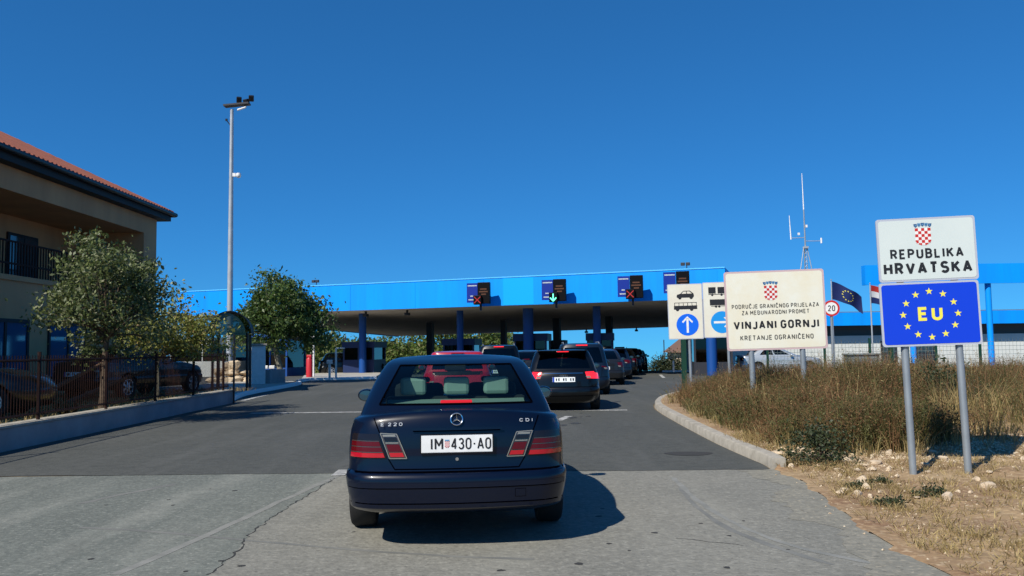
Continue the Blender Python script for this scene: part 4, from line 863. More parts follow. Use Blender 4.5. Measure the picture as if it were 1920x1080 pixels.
# ---------------------------------------------------------------- road signs
def checkered_crest(parent, cx, cz, w, y, plain=False):   # checkered shield with a crown of five small shields
    mr, mw, mb_, mb2 = MB(), MB(), MB(), MB(); n = 5; c = w / n; sub = 4; H = c * 6
    for i in range(n):
        for j in range(6):
            for a in range(sub):
                for b in range(sub):
                    x0 = -w / 2 + i * c + a * c / sub; z0 = -(j * c + b * c / sub); d = c / sub; xm, zm = x0 + d / 2, z0 - d / 2
                    lim = w / 2 if -zm < 4.0 * c else w / 2 * math.sqrt(max(0, 1 - ((-zm - 4.0 * c) / (1.75 * c)) ** 2))
                    if abs(xm) <= lim:
                        (mr if (i + j) % 2 == 0 else mw).add([(cx + x0, y, cz + z0), (cx + x0 + d, y, cz + z0), (cx + x0 + d, y, cz + z0 - d), (cx + x0, y, cz + z0 - d)], [(0, 1, 2, 3)])
    for k in range(5):
        a = (k - 2) * .30; x = cx + (k - 2) * c * 1.12; z = cz + c * .92 + c * .30 * math.cos(a * 2.6); s = c * .55
        sh = [(x - s + a * .2 * c, z + s), (x + s + a * .2 * c, z + s), (x + s * .9, z - s * .5), (x, z - s * 1.25), (x - s * .9, z - s * .5)]
        poly_fill(mb_ if k % 2 == 0 else mb2, sh, y)
        poly_fill(mb2 if k % 2 == 0 else mb_, [(x - s * .5, z + s * .3), (x + s * .5, z + s * .3), (x + s * .3, z - s * .4), (x - s * .3, z - s * .4)], y - .0008)
    e = mr.build('crest_red', M['red'], parent); mw.build('crest_white', M['white'], parent); mb_.build('crest_crown', M['crown'], parent); mb2.build('crest_crown_light', M['crown2'], parent)
def board(parent, x0, x1, z0, z1, face, edge, rad=.03, name='panel', ew=.022):
    def rr(i):
        pts = []
        for cx, cz, a in ((x1 - i - rad, z1 - i - rad, 0), (x0 + i + rad, z1 - i - rad, 90), (x0 + i + rad, z0 + i + rad, 180), (x1 - i - rad, z0 + i + rad, 270)):
            for k in range(5): t = R(a + k * 22.5); pts.append((cx + rad * math.cos(t), cz + rad * math.sin(t)))
        return pts
    p = MB().prism(rr(0), 0, .02).build(name, M[edge], parent)
    poly = MB(); poly_fill(poly, rr(ew), -.0025); poly.build('face', M[face], p)
    return p
def posts(parent, xs_, z_top, depth=.5, r_=.035, m='steel', y=.06):
    for x in xs_:
        o = MB().tube([(x, y, -depth), (x, y, z_top)], r_, 12).build('post', M[m], parent, smooth=50)
        mb = MB(); mb.lathe([(.001, z_top), (r_ + .002, z_top), (r_ + .002, z_top + .015), (.001, z_top + .025)], 12, 'z', (x, y, 0)); mb.build('cap', M['blackmetal'], o)
def bands(parent, xs_, zs_):
    mb = MB()
    for x in xs_:
        for z in zs_: mb.bx(x - .07, x + .07, .021, .10, z - .02, z + .02)
    mb.build('clamp', M['steel'], parent)

# country sign with the ring of stars
Y = 9.35
c = at(1731 + 19, 527, Y); s = Y / 1600
t = thing('country_sign', 'white and blue country name sign with a ring of yellow stars on grey legs', 'road sign', (c.x, Y, 0), 0)
t.rotation_euler = (0, R(-1.2), R(-7)); z0 = c.z; w = 178 * s; up = 121 * s; lo = 121 * s
board(t, -w / 2, w / 2, z0 + .004, z0 + up, 'sign_white', 'sign_edge2'); board(t, -w / 2 - .01, w / 2 - .01, z0 - lo, z0 - .004, 'sign_blue', 'sign_edge2', name='blue_panel')
checkered_crest(t, -.03, z0 + .590, .165, -.0045)
text_obj('lettering', 'REPUBLIKA', M['ink'], t, -.005, z0 + .310, 131 * s, 19 * s, t=.20)
text_obj('lettering', 'HRVATSKA', M['ink'], t, -.005, z0 + .150, 158 * s, 23 * s, t=.22)
mb = MB()
for k in range(12): poly_fill(mb, star(-.01 + 49 * s * math.cos(k * math.pi / 6), z0 - 62 * s + 43 * s * math.sin(k * math.pi / 6), 7.0 * s), -.0045)
mb.build('stars', M['yellow'], t)
text_obj('lettering', 'EU', M['yellow'], t, -.012, z0 - 61 * s, 44 * s, 26 * s, t=.22)
posts(t, (-w / 2 + .235, w / 2 - .235), z0 + up - .03, .3, .039); bands(t, (-w / 2 + .235, w / 2 - .235), (z0 + .45, z0 - .45))

# crossing name sign
Y = 16.5; s = Y / 1600; c = at(1457, 581, Y); g = vz(c.x, Y)
t = thing('crossing_name_sign', 'weathered cream sign with black lettering and checkered crest above the dry weeds', 'road sign', (c.x, Y, g)); t.rotation_euler = (0, R(-1.0), R(-5))
zc = c.z - g; w, h = 184 * s, 149 * s
board(t, -w / 2, w / 2, zc - h / 2, zc + h / 2, 'sign_cream', 'sign_edge', .05, ew=.035)
checkered_crest(t, -.07, zc + 46 * s, .245, -.0045)
text_obj('lettering', 'PODRUČJE GRANIČNOG PRIJELAZA', M['ink_faded'], t, 0, zc + 8 * s, 160 * s, 8.4 * s, t=.20)
text_obj('lettering', 'ZA MEĐUNARODNI PROMET', M['ink_faded'], t, 0, zc - 4 * s, 124 * s, 8.4 * s, t=.20)
text_obj('lettering', 'VINJANI GORNJI', M['ink'], t, 0, zc - 27 * s, 156 * s, 16 * s, t=.21)
text_obj('lettering', 'KRETANJE OGRANIČENO', M['ink_faded'], t, 0, zc - 51 * s, 134 * s, 9.4 * s, t=.18)
px_ = ((1410 - 1457) * s, (1504 - 1457) * s); posts(t, px_, zc + h / 2 - .06, .3, .055); bands(t, px_, (zc + .5, zc - .5))

# pictogram board with two panels
Y = 24.0; s = Y / 1600; c = at(1320, 583, Y); g = .05
t = thing('pictogram_board', 'two panel board with vehicle pictograms and blue arrow discs', 'road sign', (c.x, Y, g)); t.rotation_euler = (0, R(-.6), R(-8))
zc = c.z - g; h = 104 * s
board(t, -65 * s, -.3 * s, zc - h / 2, zc + h / 2, 'sign_panel', 'sign_edge2', .03, ew=.02); board(t, .3 * s, 65 * s, zc - h / 2 + .02, zc + h / 2 + .02, 'sign_panel', 'sign_edge2', .03, ew=.02)
def pic(mb, cx, cz, pts, k): poly_fill(mb, [(cx + x * k * s, zc + (cz + z) * s) if False else (cx * s + x * k * s, zc + cz * s + z * k * s) for x, z in pts], -.0045)
mb = MB(); X = -32                               # car
pic(mb, X, 28, [(-16, 0), (-15, 4), (-9, 5.5), (15.5, 5.5), (16.5, 1), (15, -2), (-15, -2)], 1)
pic(mb, X, 28, [(-9, 5.5), (-3, 11), (-1.8, 11), (-7, 5.5)], 1); pic(mb, X, 28, [(-3, 11), (9, 11), (9, 9.8), (-3, 9.8)], 1); pic(mb, X, 28, [(9, 11), (15.5, 5.5), (12.5, 5.5), (8, 10)], 1); pic(mb, X, 28, [(2, 10.5), (3.2, 10.5), (3.2, 5.5), (2, 5.5)], 1)
for x in (-10, 11): poly_fill(mb, disc((X + x) * s, zc + 26 * s, 3.1 * s, 16), -.0049)
mb.build('car_pictogram', M['ink'], t); mb = MB()
pic(mb, X, 8, [(-21.5, -4), (-21.5, 3), (21.5, 3), (21.5, -4)], 1); pic(mb, X, 8, [(-20.5, 9), (21, 9), (21, 8), (-20.5, 8)], 1)   # bus
for x in (-20, -12, -4, 4, 12, 20): pic(mb, X, 8, [(x - .5, 8), (x + .5, 8), (x + .5, 3), (x - .5, 3)], 1)
for x in (-15, 11): poly_fill(mb, disc((X + x) * s, zc + 4 * s, 3.2 * s, 16), -.0049)
mb.build('bus_pictogram', M['ink'], t); mb = MB()
X = 29                                           # lorry with trailer, lorry
pic(mb, X, 33, [(-18, -1), (-18, 11), (-4.5, 11), (-4.5, -1)], 1); pic(mb, X, 33, [(-1, -1), (-1, 11), (17, 11), (17, -1)], 1)
pic(mb, X, 33, [(-18, -2), (22, -2), (22, -3.2), (-18, -3.2)], 1); pic(mb, X, 33, [(18, -2), (18, 7), (22, 4), (24, 0), (24, -2)], 1)
for x in (-11, 6, 19): poly_fill(mb, disc((X + x) * s, zc + 29.5 * s, 2.2 * s, 14), -.0049)
mb.build('lorry_pictogram', M['ink'], t); mb = MB()
pic(mb, X, 11, [(-16, -1), (-16, 10), (17, 10), (17, -1)], 1); pic(mb, X, 11, [(-14, -2), (23, -2), (23, -3.2), (-14, -3.2)], 1); pic(mb, X, 11, [(18, -2), (18, 7), (22, 5), (24, 0), (24, -2)], 1)
for x in (-5, 1, 19): poly_fill(mb, disc((X + x) * s, zc + 7.5 * s, 2.2 * s, 14), -.0049)
mb.build('lorry_pictogram', M['ink'], t)
def arrow(name, cx, cz, ang, m):
    mb = MB(); poly_fill(mb, disc(cx * s, zc + cz * s, 20.5 * s, 40), -.0045); d = mb.build(name, M[m], t)
    def rt(x, z): return (cx * s + (x * math.cos(ang) - z * math.sin(ang)) * s, zc + cz * s + (x * math.sin(ang) + z * math.cos(ang)) * s)
    mb = MB()
    for q in ([(-2, -15), (2, -15), (2, 12), (-2, 12)], [(0, 16), (-10, 6), (-8.5, 3.2), (0, 11.5)], [(0, 16), (0, 11.5), (8.5, 3.2), (10, 6)]): poly_fill(mb, [rt(x, z) for x, z in q], -.0058)
    mb.build('arrow', M['white'], d)
arrow('blue_disc', -29.5, -25, 0, 'disc_blue'); arrow('faded_blue_disc', 34, -22, -math.pi / 2, 'disc_faded')
posts(t, (-27 * s, 44 * s), zc + h / 2 - .1, .3, .04); bands(t, (-27 * s, 44 * s), (zc + .45, zc - .45))

# speed limit
Y = 30.0; s = Y / 1600; c = at(1559, 578, Y); g = .1
t = thing('speed_limit_sign', 'round 20 speed limit sign with red rim on a thin post', 'road sign', (c.x, Y, g)); t.rotation_euler = (0, 0, R(-8)); zc = c.z - g
d = MB().prism(disc(0, zc, 15 * s, 40), 0, .02).build('red_rim', M['red'], t); mb = MB(); poly_fill(mb, disc(0, zc, 11.3 * s, 40), -.0025); mb.build('white_face', M['white'], d)
text_obj('lettering', '20', M['ink'], t, 0, zc, 13 * s, 11.5 * s, t=.17); posts(t, (.0,), zc + 12 * s, .3, .045)

# ---------------------------------------------------------------- cars
nR, nC, nS, nF = 8, 6, 26, 8
def ring_half(w, yr, yf, rr, rf, br, bf, tr, tf):
    p = [(x, yr) for x in np.linspace(0, w - rr, nR + 1)]
    p += [(w - rr + rr * math.sin(a), yr + rr - rr * math.cos(a)) for a in np.linspace(0, math.pi / 2, nC + 1)[1:]]
    p += [(w, y) for y in np.linspace(yr + rr, yf - rf, nS + 1)[1:]]
    p += [(w - rf + rf * math.cos(a), yf - rf + rf * math.sin(a)) for a in np.linspace(0, math.pi / 2, nC + 1)[1:]]
    p += [(x, yf) for x in np.linspace(w - rf, 0, nF + 1)[1:]]
    out = []
    for x, y in p:
        t = (y - yr) / (yf - yr); e = (x / w) ** 2
        y2 = y + br * e * max(0, 1 - 2.5 * t) ** 2 - bf * e * max(0, 1 - 2.5 * (1 - t)) ** 2
        x2 = x * (1 - tr * max(0, 1 - 2.4 * t) ** 2 - tf * max(0, 1 - 2.4 * (1 - t)) ** 2)
        out.append((x2, y2))
    return out
SEG = ['R'] * nR + ['RC'] * nC + [('S', k) for k in range(nS)] + ['FC'] * nC + ['F'] * nF
HALF = len(SEG) + 1
def full(half): return half + [(-x, y) for x, y in half[-2:0:-1]]
NRING = 2 * (HALF - 1)
def seg_of(i): return SEG[i] if i < HALF - 1 else SEG[NRING - 1 - i]

def car(name, label, spec, paint, glassm='glass_dark', group=None, cat='car'):
    t = thing(name, label, cat, group=group); S = spec
    prof = S['shoulder']; zb0 = S.get('zb0', .55)
    def sh(y):
        for (a, za), (b, zb) in zip(prof, prof[1:]):
            if a <= y <= b: u = (y - a) / (b - a); u = u * u * (3 - 2 * u); return za + (zb - za) * u
        return prof[0][1] if y < prof[0][0] else prof[-1][1]
    zs = S['levels'][-1][0]; crown = S.get('crown', .045); w0 = S['levels'][-1][1]; nL = len(S['levels'])
    V = []; nl = 0
    for k, (z, w, yr, yf) in enumerate(S['levels']):
        fade = max(0, (z - zs + .12) / .12)
        for x, y in full(ring_half(w, yr, yf, S.get('rr', .2), S.get('rf', .35), S.get('br', .10), S.get('bf', .25), S.get('tr', .05), S.get('tf', .08))):
            zz = z if z <= zb0 else zb0 + (z - zb0) * (sh(y) - zb0) / (zs - zb0)
            V.append((x, y, zz + crown * fade * (1 - (x / w0) ** 2)))
        nl += 1
    top = V[-NRING:]; yA, yB = S['levels'][-1][2], S['levels'][-1][3]; ym = (yA + yB) / 2
    for k in (.965, .9, .75, .5, .25, 0.02):
        for x, y, z in top:
            x2, y2 = x * k, ym + (y - ym) * (.62 + .38 * k); V.append((x2, y2, sh(y2) + crown * (1 - (x2 / w0) ** 2) + .006 * (1 - k)))
        nl += 1
    Fs = [(l * NRING + i, l * NRING + (i + 1) % NRING, (l + 1) * NRING + (i + 1) % NRING, (l + 1) * NRING + i) for l in range(nl - 1) for i in range(NRING)]
    Fs += [tuple(range(NRING))[::-1], tuple((nl - 1) * NRING + i for i in range(NRING))]
    me = bpy.data.meshes.new('body'); me.from_pydata(V, [], Fs); me.materials.append(M[paint]); me.materials.append(M['well'])
    bm = bmesh.new(); bm.from_mesh(me); bmesh.ops.recalc_face_normals(bm, faces=bm.faces[:]); bm.to_mesh(me); bm.free()
    body = bpy.data.objects.new('body', me); col.objects.link(body)
    bvh = BVHTree.FromPolygons([Vector(v) for v in V], Fs)
    # wheel arches are cut out
    wy, wr, tw = S['wheels'], S['wr'], S.get('tyre', .205); track = S['track']; cut = MB()
    for y in wy:
        for sx in (-1, 1):
            cut.tube([(sx * (track - tw - .06), y, wr), (sx * (track + .25), y, wr)], wr + .055, 28, 1)
    cm = bpy.data.meshes.new('cut'); cm.from_pydata(cut.v, [], cut.f); cm.materials.append(M[paint]); cm.materials.append(M['well']); cm.polygons.foreach_set('material_index', cut.mi)
    bm = bmesh.new(); bm.from_mesh(cm); bmesh.ops.recalc_face_normals(bm, faces=bm.faces[:]); bm.to_mesh(cm); bm.free()
    co = bpy.data.objects.new('cut', cm); col.objects.link(co)
    md = body.modifiers.new('arches', 'BOOLEAN'); md.operation = 'DIFFERENCE'; md.object = co; md.solver = 'EXACT'
    dg = bpy.context.evaluated_depsgraph_get(); dg.update(); m2 = bpy.data.meshes.new_from_object(body.evaluated_get(dg))
    body.modifiers.clear(); body.data = m2; m2.name = 'body'; bpy.data.objects.remove(co)
    m2.polygons.foreach_set('use_smooth', [True] * len(m2.polygons)); m2.set_sharp_from_angle(angle=R(38)); body.parent = t
    # cabin
    GV = []; gl = S['cabin']; nG = len(gl)
    for z, w, yr, yf in gl:
        for x, y in full(ring_half(w, yr, yf, S.get('grr', .16), S.get('grf', .22), S.get('gbr', .07), S.get('gbf', .20), .02, .05)): GV.append((x, y, z))
    topg = GV[-NRING:]; ym = (gl[-1][2] + gl[-1][3]) / 2
    for k in (.9, .7, .4, .02):
        for x, y, z in topg: GV.append((x * k, ym + (y - ym) * (.5 + .5 * k), z + S.get('rcrown', .02) * (1 - k * k)))
    nGl = nG + 4
    g0, g1 = S['glass']; pil = S.get('pillars', (4, 13)); rs = S.get('rskip', 0); last = S.get('side_last', nS - 3)
    shell, rear, front, side = [], [], [], []
    for l in range(nGl - 1):
        for i in range(NRING):
            fc = (l * NRING + i, l * NRING + (i + 1) % NRING, (l + 1) * NRING + (i + 1) % NRING, (l + 1) * NRING + i); sg = seg_of(i); tgt = shell
            if g0 <= l < g1:
                if sg == 'R': tgt = rear
                elif sg == 'F': tgt = front
                elif isinstance(sg, tuple) and pil[0] <= sg[1] <= last and sg[1] not in pil[1:]: tgt = side
            tgt.append(fc)
    shell.append(tuple((nGl - 1) * NRING + i for i in range(NRING)))
    def sub(nm, fs, m, smooth=40):
        used = sorted({i for f in fs for i in f}); mp_ = {v: k for k, v in enumerate(used)}; mb = MB(); mb.add([GV[i] for i in used], [tuple(mp_[i] for i in f) for f in fs]); return mb.build(nm, M[m], t, smooth=smooth)
    roof = sub('roof', shell, paint)
    sub('rear_window', rear, glassm); sub('windscreen', front, glassm); [sub('side_window', [f for f in side if sgn * GV[f[0]][0] > 0], glassm) for sgn in (-1, 1)]
    gb = BVHTree.FromPolygons([Vector(v) for v in GV], rear + shell)
    # wheels
    for y in wy:
        for sx in (-1, 1):
            x = sx * (track - tw / 2)
            wroot = MB(); h = tw / 2; wroot.lathe([(wr * .66, -h * .8), (wr * .78, -h), (wr * .93, -h * .98), (wr, -h * .72), (wr, h * .72), (wr * .93, h * .98), (wr * .78, h), (wr * .66, h * .8)], 30, 'x', (x, y, wr)); ty = wroot.build('tyre', M['rubber'], t, smooth=40)
            rm = MB(); xo = x + sx * h * .75; rm.lathe([(.001, .02 * sx), (wr * .16, .02 * sx), (wr * .2, -.01 * sx), (wr * .24, -.03 * sx)], 20, 'x', (xo, y, wr))
            rm.lathe([(wr * .56, -.03 * sx), (wr * .60, .012 * sx), (wr * .66, .012 * sx), (wr * .67, -.12 * sx)], 30, 'x', (xo, y, wr))
            for k in range(7):
                a = 2 * math.pi * k / 7; d = Vector((0, math.cos(a), math.sin(a))); e = Vector((0, -math.sin(a), math.cos(a)))
                p0, p1 = Vector((xo - .004 * sx, y, wr)) + d * wr * .15, Vector((xo - .012 * sx, y, wr)) + d * wr * .60
                vs_ = [p0 + e * .03, p0 - e * .03, p1 - e * .022, p1 + e * .022]; vs_ += [v - Vector((.03 * sx, 0, 0)) for v in vs_]
                rm.add(vs_, [(0, 1, 2, 3), (7, 6, 5, 4), (0, 4, 5, 1), (1, 5, 6, 2), (2, 6, 7, 3), (3, 7, 4, 0)])
            rm.build('rim', M['rim'], ty, smooth=40); MB().lathe([(.001, -.05 * sx), (wr * .64, -.05 * sx)], 24, 'x', (xo - .03 * sx, y, wr)).build('brake', M['trim'], ty)
    # mirrors
    mz, my = S['mirror']
    for sx in (-1, 1):
        m_ = MB(); wx = S['cabin'][0][1]; m_.lathe([(.001, -.09), (.05, -.085), (.075, -.04), (.08, 0), (.07, .06), (.001, .08)], 16, 'y', (0, 0, 0)); m_ = m_.build('mirror', M[paint], t, smooth=60); m_.location = (sx * (wx + .13), my, mz); m_.scale = (1.2, .8, .85)
        g_ = MB(); g_.lathe([(.001, -.095), (.062, -.091)], 16, 'y'); g_ = g_.build('mirror_glass', M['boothglass'], m_); MB().tube([(sx * (wx - .05), my + .02, mz - .07), (sx * (wx + .10), my + .02, mz - .03)], .025, 6).build('mirror_arm', M['trim'], t)
    # patches that follow the bodywork
    def cast(x, z, tree, side=False, yq=None):
        if side: h = tree.ray_cast(Vector((x * 3, yq, z)), Vector((-x, 0, 0)))
        else: h = tree.ray_cast(Vector((x, -3, z)), Vector((0, 1, 0)))
        return h
    def patch(nm, tl, tr, br, bl, m, off=.004, parent=None, nu=10, nv=4, tree=None, side=0):
        tree = tree or bvh; mb = MB(); vs_ = []; lastv = None
        for j in range(nv + 1):
            for i in range(nu + 1):
                u, v = i / nu, j / nv
                a = [tl[q] + (tr[q] - tl[q]) * u for q in (0, 1)]; b = [bl[q] + (br[q] - bl[q]) * u for q in (0, 1)]; q = [a[k] + (b[k] - a[k]) * v for k in (0, 1)]
                if side: hit, nr, _, _ = tree.ray_cast(Vector((side * 3, q[0], q[1])), Vector((-side, 0, 0)))
                else: hit, nr, _, _ = tree.ray_cast(Vector((q[0], -3, q[1])), Vector((0, 1, 0)))
                if hit is None: hit, nr, _, _ = tree.find_nearest(Vector((side * .9, q[0], q[1])) if side else Vector((q[0], 0, q[1])))
                if (side and nr.x * side < 0) or (not side and nr.y > 0): nr = -nr
                vs_.append(hit + nr * off)
        n = nu + 1; fs_ = [(j * n + i, j * n + i + 1, (j + 1) * n + i + 1, (j + 1) * n + i) for j in range(nv) for i in range(nu)]
        mb.add(vs_, fs_); o = mb.build(nm, M[m], parent or t, smooth=40)
        return o
    def line(nm, a, b, wd, m='gap', off=.0022, side=0, n=12, parent=None):
        dx, dz = b[0] - a[0], b[1] - a[1]; L = math.hypot(dx, dz); px_, pz = -dz / L * wd / 2, dx / L * wd / 2
        return patch(nm, (a[0] + px_, a[1] + pz), (b[0] + px_, b[1] + pz), (b[0] - px_, b[1] - pz), (a[0] - px_, a[1] - pz), m, off, parent, n, 1, None, side)
    t_tools = dict(patch=patch, line=line, bvh=bvh, gb=gb, body=body, sh=sh)
    return t, t_tools

def headrests(t, xs_, y, z0, z1, w, m, d=.09):
    for x in xs_:
        o = MB().box((x, y, (z0 + z1) / 2), (w, d, z1 - z0)).build('headrest', M[m], t, bevel=.03)
def door_lines(t, T, ys_, z0, z1):
    for sx in (-1, 1):
        for y in ys_: T['line']('door_gap', (y, z0), (y + .03, z1), .008, side=sx, n=8)
        for y in ys_[1:]: T['patch']('door_handle', (y + .06, z1 - .10), (y + .24, z1 - .10), (y + .24, z1 - .13), (y + .06, z1 - .13), 'trim', .02, None, 4, 1, None, sx)

SEDAN = dict(shoulder=[(0, .955), (1.0, .935), (3.0, .93), (3.45, .915), (4.3, .80), (4.78, .66)],
    levels=[(.255, .78, .16, 4.66), (.285, .815, .055, 4.72), (.31, .835, .022, 4.75), (.40, .85, .008, 4.78), (.47, .862, 0, 4.79), (.515, .867, 0, 4.79), (.545, .864, .008, 4.78), (.563, .86, .03, 4.77), (.572, .852, .062, 4.75), (.62, .850, .072, 4.75), (.70, .852, .074, 4.75), (.80, .846, .080, 4.73), (.87, .836, .088, 4.70), (.915, .822, .10, 4.66), (.942, .815, .118, 4.62), (.955, .79, .142, 4.58)],
    rr=.22, br=.10, crown=.052, cabin=[(.90, .80, .52, 3.50), (.985, .775, .62, 3.34), (1.015, .765, .655, 3.28), (1.10, .735, .78, 3.08), (1.19, .70, .93, 2.88), (1.27, .66, 1.08, 2.70), (1.325, .625, 1.20, 2.56), (1.345, .61, 1.255, 2.50), (1.372, .575, 1.37, 2.38), (1.388, .52, 1.52, 2.24)],
    glass=(2, 6), grr=.14, gbr=.10, rcrown=.024, wheels=(1.06, 3.85), wr=.312, track=.868, mirror=(.99, 2.86), pillars=(4, 13))
HATCH = dict(shoulder=[(0, .93), (1.2, .93), (2.9, .92), (3.3, .90), (3.9, .78), (4.25, .64)],
    levels=[(.20, .80, .12, 4.14), (.28, .845, .03, 4.20), (.40, .87, .0, 4.25), (.52, .88, .0, 4.26), (.555, .878, .02, 4.25), (.57, .872, .035, 4.24), (.70, .875, .045, 4.22), (.82, .865, .065, 4.18), (.89, .845, .095, 4.12), (.93, .81, .14, 4.05)],
    rr=.26, br=.12, crown=.03, cabin=[(.88, .81, .16, 3.10), (.95, .795, .20, 3.0), (.985, .78, .225, 2.94), (1.10, .75, .30, 2.72), (1.22, .71, .385, 2.50), (1.33, .66, .48, 2.28), (1.36, .645, .50, 2.22), (1.395, .61, .50, 2.08), (1.415, .55, .62, 1.95)],
    glass=(2, 5), grr=.14, gbr=.09, rcrown=.018, wheels=(.80, 3.38), wr=.31, track=.87, mirror=(1.0, 2.55), pillars=(3, 8, 15))
TALL = dict(HATCH, cabin=[(.88, .81, .14, 3.20), (.95, .80, .17, 3.1), (1.0, .79, .19, 3.02), (1.18, .755, .25, 2.78), (1.34, .72, .31, 2.54), (1.48, .68, .38, 2.30), (1.53, .66, .40, 2.22), (1.575, .62, .42, 2.08), (1.60, .56, .55, 1.95)], glass=(2, 5))

def rear_basics(t, T, spec, plate=True, lit=False, lamp=None, zl=(.72, .90), xi=.50, zp=0):
    P = T['patch']; w = .86 if spec is HATCH or spec is TALL else .80
    for sx in (-1, 1):
        a, b = sx * (w - .02), sx * xi
        l = P('tail_lamp', (a, zl[1]), (b, zl[1] - .01), (b + sx * .04, zl[0]), (a, zl[0] - .02), lamp or ('lamp_lit' if lit else 'lamp_red'), .006, None, 10, 4)
        P('reverse_lens', (b + sx * .12, zl[0] + .05), (b + sx * .01, zl[0] + .05), (b + sx * .045, zl[0] + .004), (b + sx * .13, zl[0] + .0), 'lamp_clear', .009, l, 4, 2)
        T['line']('tailgate_gap', (sx * .60, .88), (sx * .58, .60), .008)
    T['line']('bumper_gap', (-.84, .565), (.84, .565), .012, n=24)
    if plate:
        pl = P('number_plate', (-.26, .73 + zp), (.26, .73 + zp), (.26, .62 + zp), (-.26, .62 + zp), 'plate', .012, None, 8, 2)
        P('plate_strip', (-.258, .729 + zp), (-.215, .729 + zp), (-.215, .621 + zp), (-.258, .621 + zp), 'plate_blue', .0135, pl, 2, 2)
        mb = MB()
        for k in range(8):
            if k in (2, 5): continue
            x = -.185 + k * .055
            P('plate_glyph', (x, .705 + zp), (x + .03 + .008 * (k % 2), .705 + zp), (x + .03, .645 + zp), (x + .004, .645 + zp), 'ink', .0135, pl, 2, 2)

# the dark blue saloon in front
t, T = car('saloon_car', 'dark navy blue saloon car seen from behind with a lit white number plate IM 430-AO', SEDAN, 'merc', 'glass_car')
t['label'] = 'dark navy saloon car nearest the camera, white number plate reading IM 430-AO'
t.location = at(857.5, 900, 6.25).xy.to_3d(); t.rotation_euler = (0, 0, R(4.0))
P, Ln = T['patch'], T['line']
for sx in (-1, 1):
    q = lambda x, z: (sx * x, z)
    lamp = P('tail_lamp', q(.775, .842), q(.578, .842), q(.512, .664), q(.79, .664), 'lamp_smoke', .005, None, 14, 8)
    def xin(z): return .512 + (.578 - .512) * (z - .664) / .178
    def xout(z): return .79 - .015 * (z - .664) / .178
    for z1, z0, m in ((.704, .672, 'lamp_red'), (.745, .712, 'lamp_dark_red'), (.786, .752, 'lamp_dark_red')):
        P('red_band', q(xout(z1) - .004, z1), q(xin(z1) + .012, z1), q(xin(z0) + .012, z0), q(xout(z0) - .004, z0), m, .0095, lamp, 14, 2)
    for z in (.709, .748, .790): P('lens_rib', q(xout(z) - .006, z + .0025), q(xin(z) + .012, z + .0025), q(xin(z) + .012, z - .0025), q(xout(z) - .006, z - .0025), 'lamp_amber', .0105, lamp, 10, 1)
    inner = P('inner_lamp', q(.560, .846), q(.440, .840), q(.365, .665), q(.492, .665), 'lamp_amber', .005, None, 10, 8)
    def xi(z): return .492 + (.560 - .492) * (z - .665) / .181
    def xo(z): return .365 + (.440 - .365) * (z - .665) / .175 
    for z1, z0, m in ((.836, .822, 'lamp_clear'), (.816, .788, 'lamp_smoke'), (.780, .773, 'lamp_clear'), (.766, .714, 'lamp_dark_red'), (.706, .676, 'lamp_red')):
        P('lens_band', q(xi(z1) - .012, z1), q(xo(z1) + .014, z1), q(xo(z0) + .014, z0), q(xi(z0) - .012, z0), m, .0095, inner, 8, 2)
    for e0, e1 in ((q(.560, .846), q(.440, .840)), (q(.440, .840), q(.365, .665)), (q(.365, .665), q(.492, .665)), (q(.492, .665), q(.560, .846))): Ln('chrome_edge', e0, e1, .0055, 'lamp_clear', .0115, parent=inner)
    Ln('boot_gap', q(.612, .955), q(.568, .850), .008); Ln('boot_gap', q(.502, .66), q(.455, .585), .008)
Ln('boot_gap', (-.455, .586), (.455, .586), .009, n=24)
Ln('bumper_gap', (-.86, .567), (.86, .567), .010, n=30)
Ln('bumper_lower_gap', (-.79, .345), (.79, .345), .008, n=30); Ln('bumper_strip', (-.80, .478), (.80, .478), .034, 'merc', .006, n=30); Ln('bumper_strip_gap', (-.80, .457), (.80, .457), .006, 'gap', .0035, n=30)
P('tow_cover', (.42, .44), (.50, .44), (.50, .38), (.42, .38), 'gap', .0015, None, 4, 2); P('tow_cover_face', (.423, .437), (.497, .437), (.497, .383), (.423, .383), 'merc', .003, None, 4, 2)
MB_ = P('plate_recess', (-.315, .868), (.315, .868), (.285, .688), (-.285, .688), 'merc', -.001, None, 12, 4)
Ln('boot_handle', (-.330, .872), (.330, .872), .018, 'merc', .022, n=20); Ln('handle_painted_shade', (-.320, .859), (.320, .859), .008, 'gap', .006, n=20)  # dark strip painted as the shade under the boot handle
# the number plate: crest in the middle, black characters
yp = T['bvh'].ray_cast(Vector((0, -3, .768)), Vector((0, 1, 0)))[0].y - .014
pl = MB().bx(-.262, .262, 0, .008, .703, .832).build('number_plate', M['white'], t, bevel=.004, loc=(0, yp, 0))
fr = MB(); fr.bx(-.268, .268, -.002, .010, .832, .838); fr.bx(-.268, .268, -.002, .010, .697, .703); fr.bx(-.268, -.2625, -.002, .010, .7032, .8318); fr.bx(.2625, .268, -.002, .010, .7032, .8318); fr.build('plate_frame', M['trim'], pl)
text_obj('lettering', 'IM', M['ink'], pl, -.146, .767, .088, .086, y=-.002, t=.15); text_obj('lettering', '430-AO', M['ink'], pl, .103, .767, .292, .086, y=-.002, t=.15, gap=.2)
mr, mw = MB(), MB()
for i in range(5):
    for j in range(6):
        if j == 5 and i in (0, 4): continue
        (mr if (i + j) % 2 == 0 else mw).bx(-.089 + i * .0068, -.0822 + i * .0068, -.0022, -.001, .785 - j * .0075 - .0075, .785 - j * .0075)
mr.build('plate_crest', M['red'], pl); mw.build('plate_crest_light', M['white'], pl); MB().bx(-.088, -.056, -.0022, -.001, .787, .797).build('plate_crown', M['crown2'], pl)
